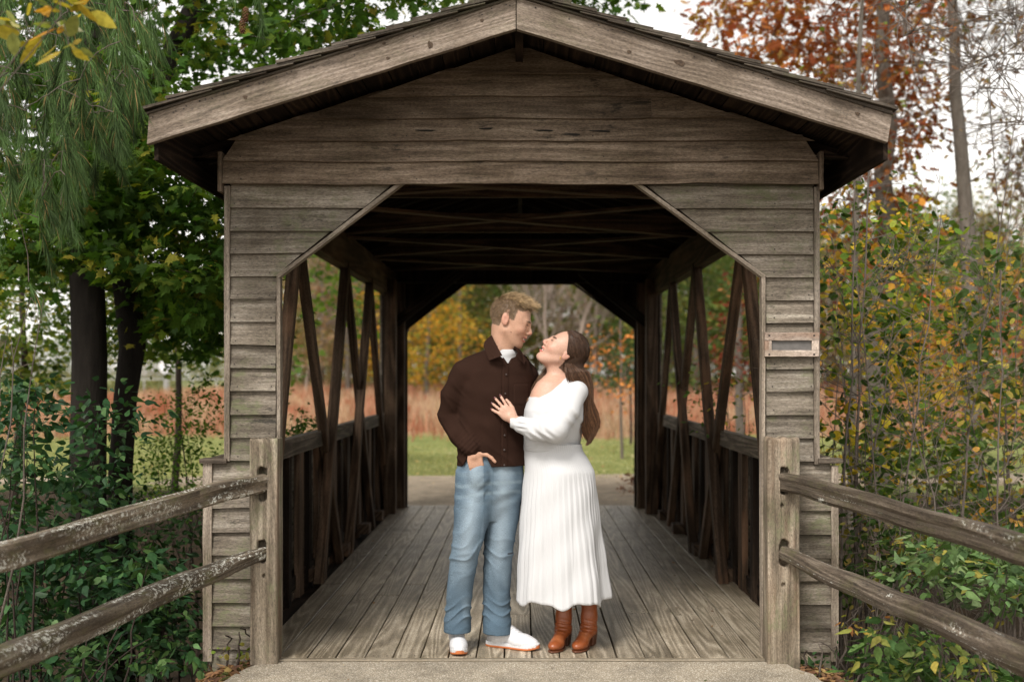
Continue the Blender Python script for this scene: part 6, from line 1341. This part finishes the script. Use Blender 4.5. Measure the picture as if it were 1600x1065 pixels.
kk = rp_.uniform(.74, 1.0, n)[:, None, None] ; tq = (ft[None, :, None] - .1) / .9; P2_ = P2_ + (tq > 0) * 0; idx_ = tq[:, :, 0] * kk[:, :, 0] * (m2 - 1); i0_ = np.minimum(idx_.astype(int), m2 - 2); fr2 = (idx_ - i0_)[..., None]; P2_ = np.take_along_axis(P2_, i0_[..., None], 1) * (1 - fr2) + np.take_along_axis(P2_, i0_[..., None] + 1, 1) * fr2
P_ = np.concatenate([P1_, P2_], 1)
for _ in range(2): P_[:, 1:-1] = (P_[:, :-2] + 2 * P_[:, 1:-1] + P_[:, 2:]) / 4
c0 = np.array((.055, .029, .018)) * rp_.uniform(.5, 1.5, (n, 1)); hl = (rp_.random(n) < .28)[:, None]; c1 = np.where(hl, np.array((.24, .12, .06)), np.array((.10, .05, .028))) * rp_.uniform(.6, 1.3, (n, 1))
V, F, C = ribbons(P_, .0011, c0, c1, rp_)
n2 = 900; G2 = np.array([at(880, 552, .31), at(866, 566, .30)] + fall2[1:] + [at(826, 626, .185)]); ft2 = np.linspace(0, 1, 12); GP2 = np.stack([np.interp(ft2, np.linspace(0, 1, len(G2)), G2[:, k]) for k in range(3)], 1)
o2 = rp_.normal(size=(n2, 3)) * np.array((.5, .5, .3)); sp2 = np.interp(ft2, [0, .5, 1], [.022, .024, .012]); P3_ = GP2[None] + o2[:, None] * sp2[None, :, None] + np.stack([np.sin(ft2 * 9)[None] * .007 + np.zeros((n2, 1))] * 3, -1) * np.array((1, .3, .2))
V3, F3, C3 = ribbons(P3_, .0011, np.array((.06, .032, .02)) * rp_.uniform(.5, 1.4, (n2, 1)), np.array((.22, .125, .07)) * rp_.uniform(.5, 1.3, (n2, 1)), rp_)
V, F, C = merge([(V, F, C), (V3, F3, C3)]); mesh('hair', V, F, M['hair'], wom, {'col': C})
# ankle boots
def boot(o, X, shaft, par):
    Rm = frame(X, (0, 0, 1)); S = SDF(o - np.array((.30, .30, .005)), o + np.array((.30, .30, .42)), .0036); S.fr = (o, Rm)
    S.path([(.055, 0, .088), (.052, 0, .15), (.045 + shaft, 0, .365)], [.040, .040, .050], .02); S.cap((.07, 0, .085), (.15, 0, .045), .038, .032, .03); S.ell((.178, 0, .030), (.066, .038, .030), .02); S.ell((.045, 0, .085), (.042, .034, .035), .02)
    S.put(lambda x, y, z: np.maximum(z - np.interp(x, [-.1, .07, .13, .4], [.068, .062, .011, .011]), -1), (-.1, -.1, -.1), (.35, .1, .07), 0, True)
    S.disp(lambda x, y, z: .0022 * np.exp(-((z - .11) / .035)**2) * np.sin(z * 330 + (x + y) * 60) + .001 * wave((x, y, z), 5, 5, 30, 80)); S.fr = None
    V, Q = S.surf(1); L = (V - o) @ Rm; C = fill(len(V), (.25, .066, .020)); C = lerpc(C, (.36, .12, .045), ss(wave(V.T, 6, 5, 20, 60), .1, .9) * .6); C = lerpc(C, (.11, .03, .012), np.exp(-((L[:, 1]) / .0022)**2) * (L[:, 0] < .06) * .6)
    bt = mesh('boot', V, [Q], M['boot'], par, {'col': C}, True)
    S = SDF(o - np.array((.30, .30, .005)), o + np.array((.30, .30, .09)), .0034); S.fr = (o, Rm)
    def hl_(x, y, z): w_ = .030 - .005 * (1 - z / .07); return np.maximum(np.maximum(np.abs(x - .033 - (z - .03) * -.12) - w_ * .95, np.abs(y) - w_), np.maximum(-z, z - .070)) 
    S.put(hl_, (-.02, -.04, 0), (.08, .04, .07), 0)
    def so_(x, y, z): hw = np.interp(x, [.09, .12, .18, .225, .246], [.022, .032, .040, .028, .006]); zz = np.interp(x, [.07, .13, .3], [.05, .005, .006]); return np.maximum(np.maximum(np.abs(y) - hw, np.abs(z - zz) - .0055), np.maximum(.06 - x, x - .248))
    S.put(so_, (.05, -.05, 0), (.26, .05, .065), 0); S.fr = None
    V, Q = S.surf(0); mesh('boot_sole', V, [Q], M['boot'], bt, {'col': fill(len(V), (.10, .035, .016))}, True)
boot(np.array((at(886, 0, .335)[0], .335, .001)), (-.36, -.93, 0), -.0, wom)
boot(np.array((at(926, 0, .335)[0], .335, .001)), (-.42, -.90, 0), -.0, wom)
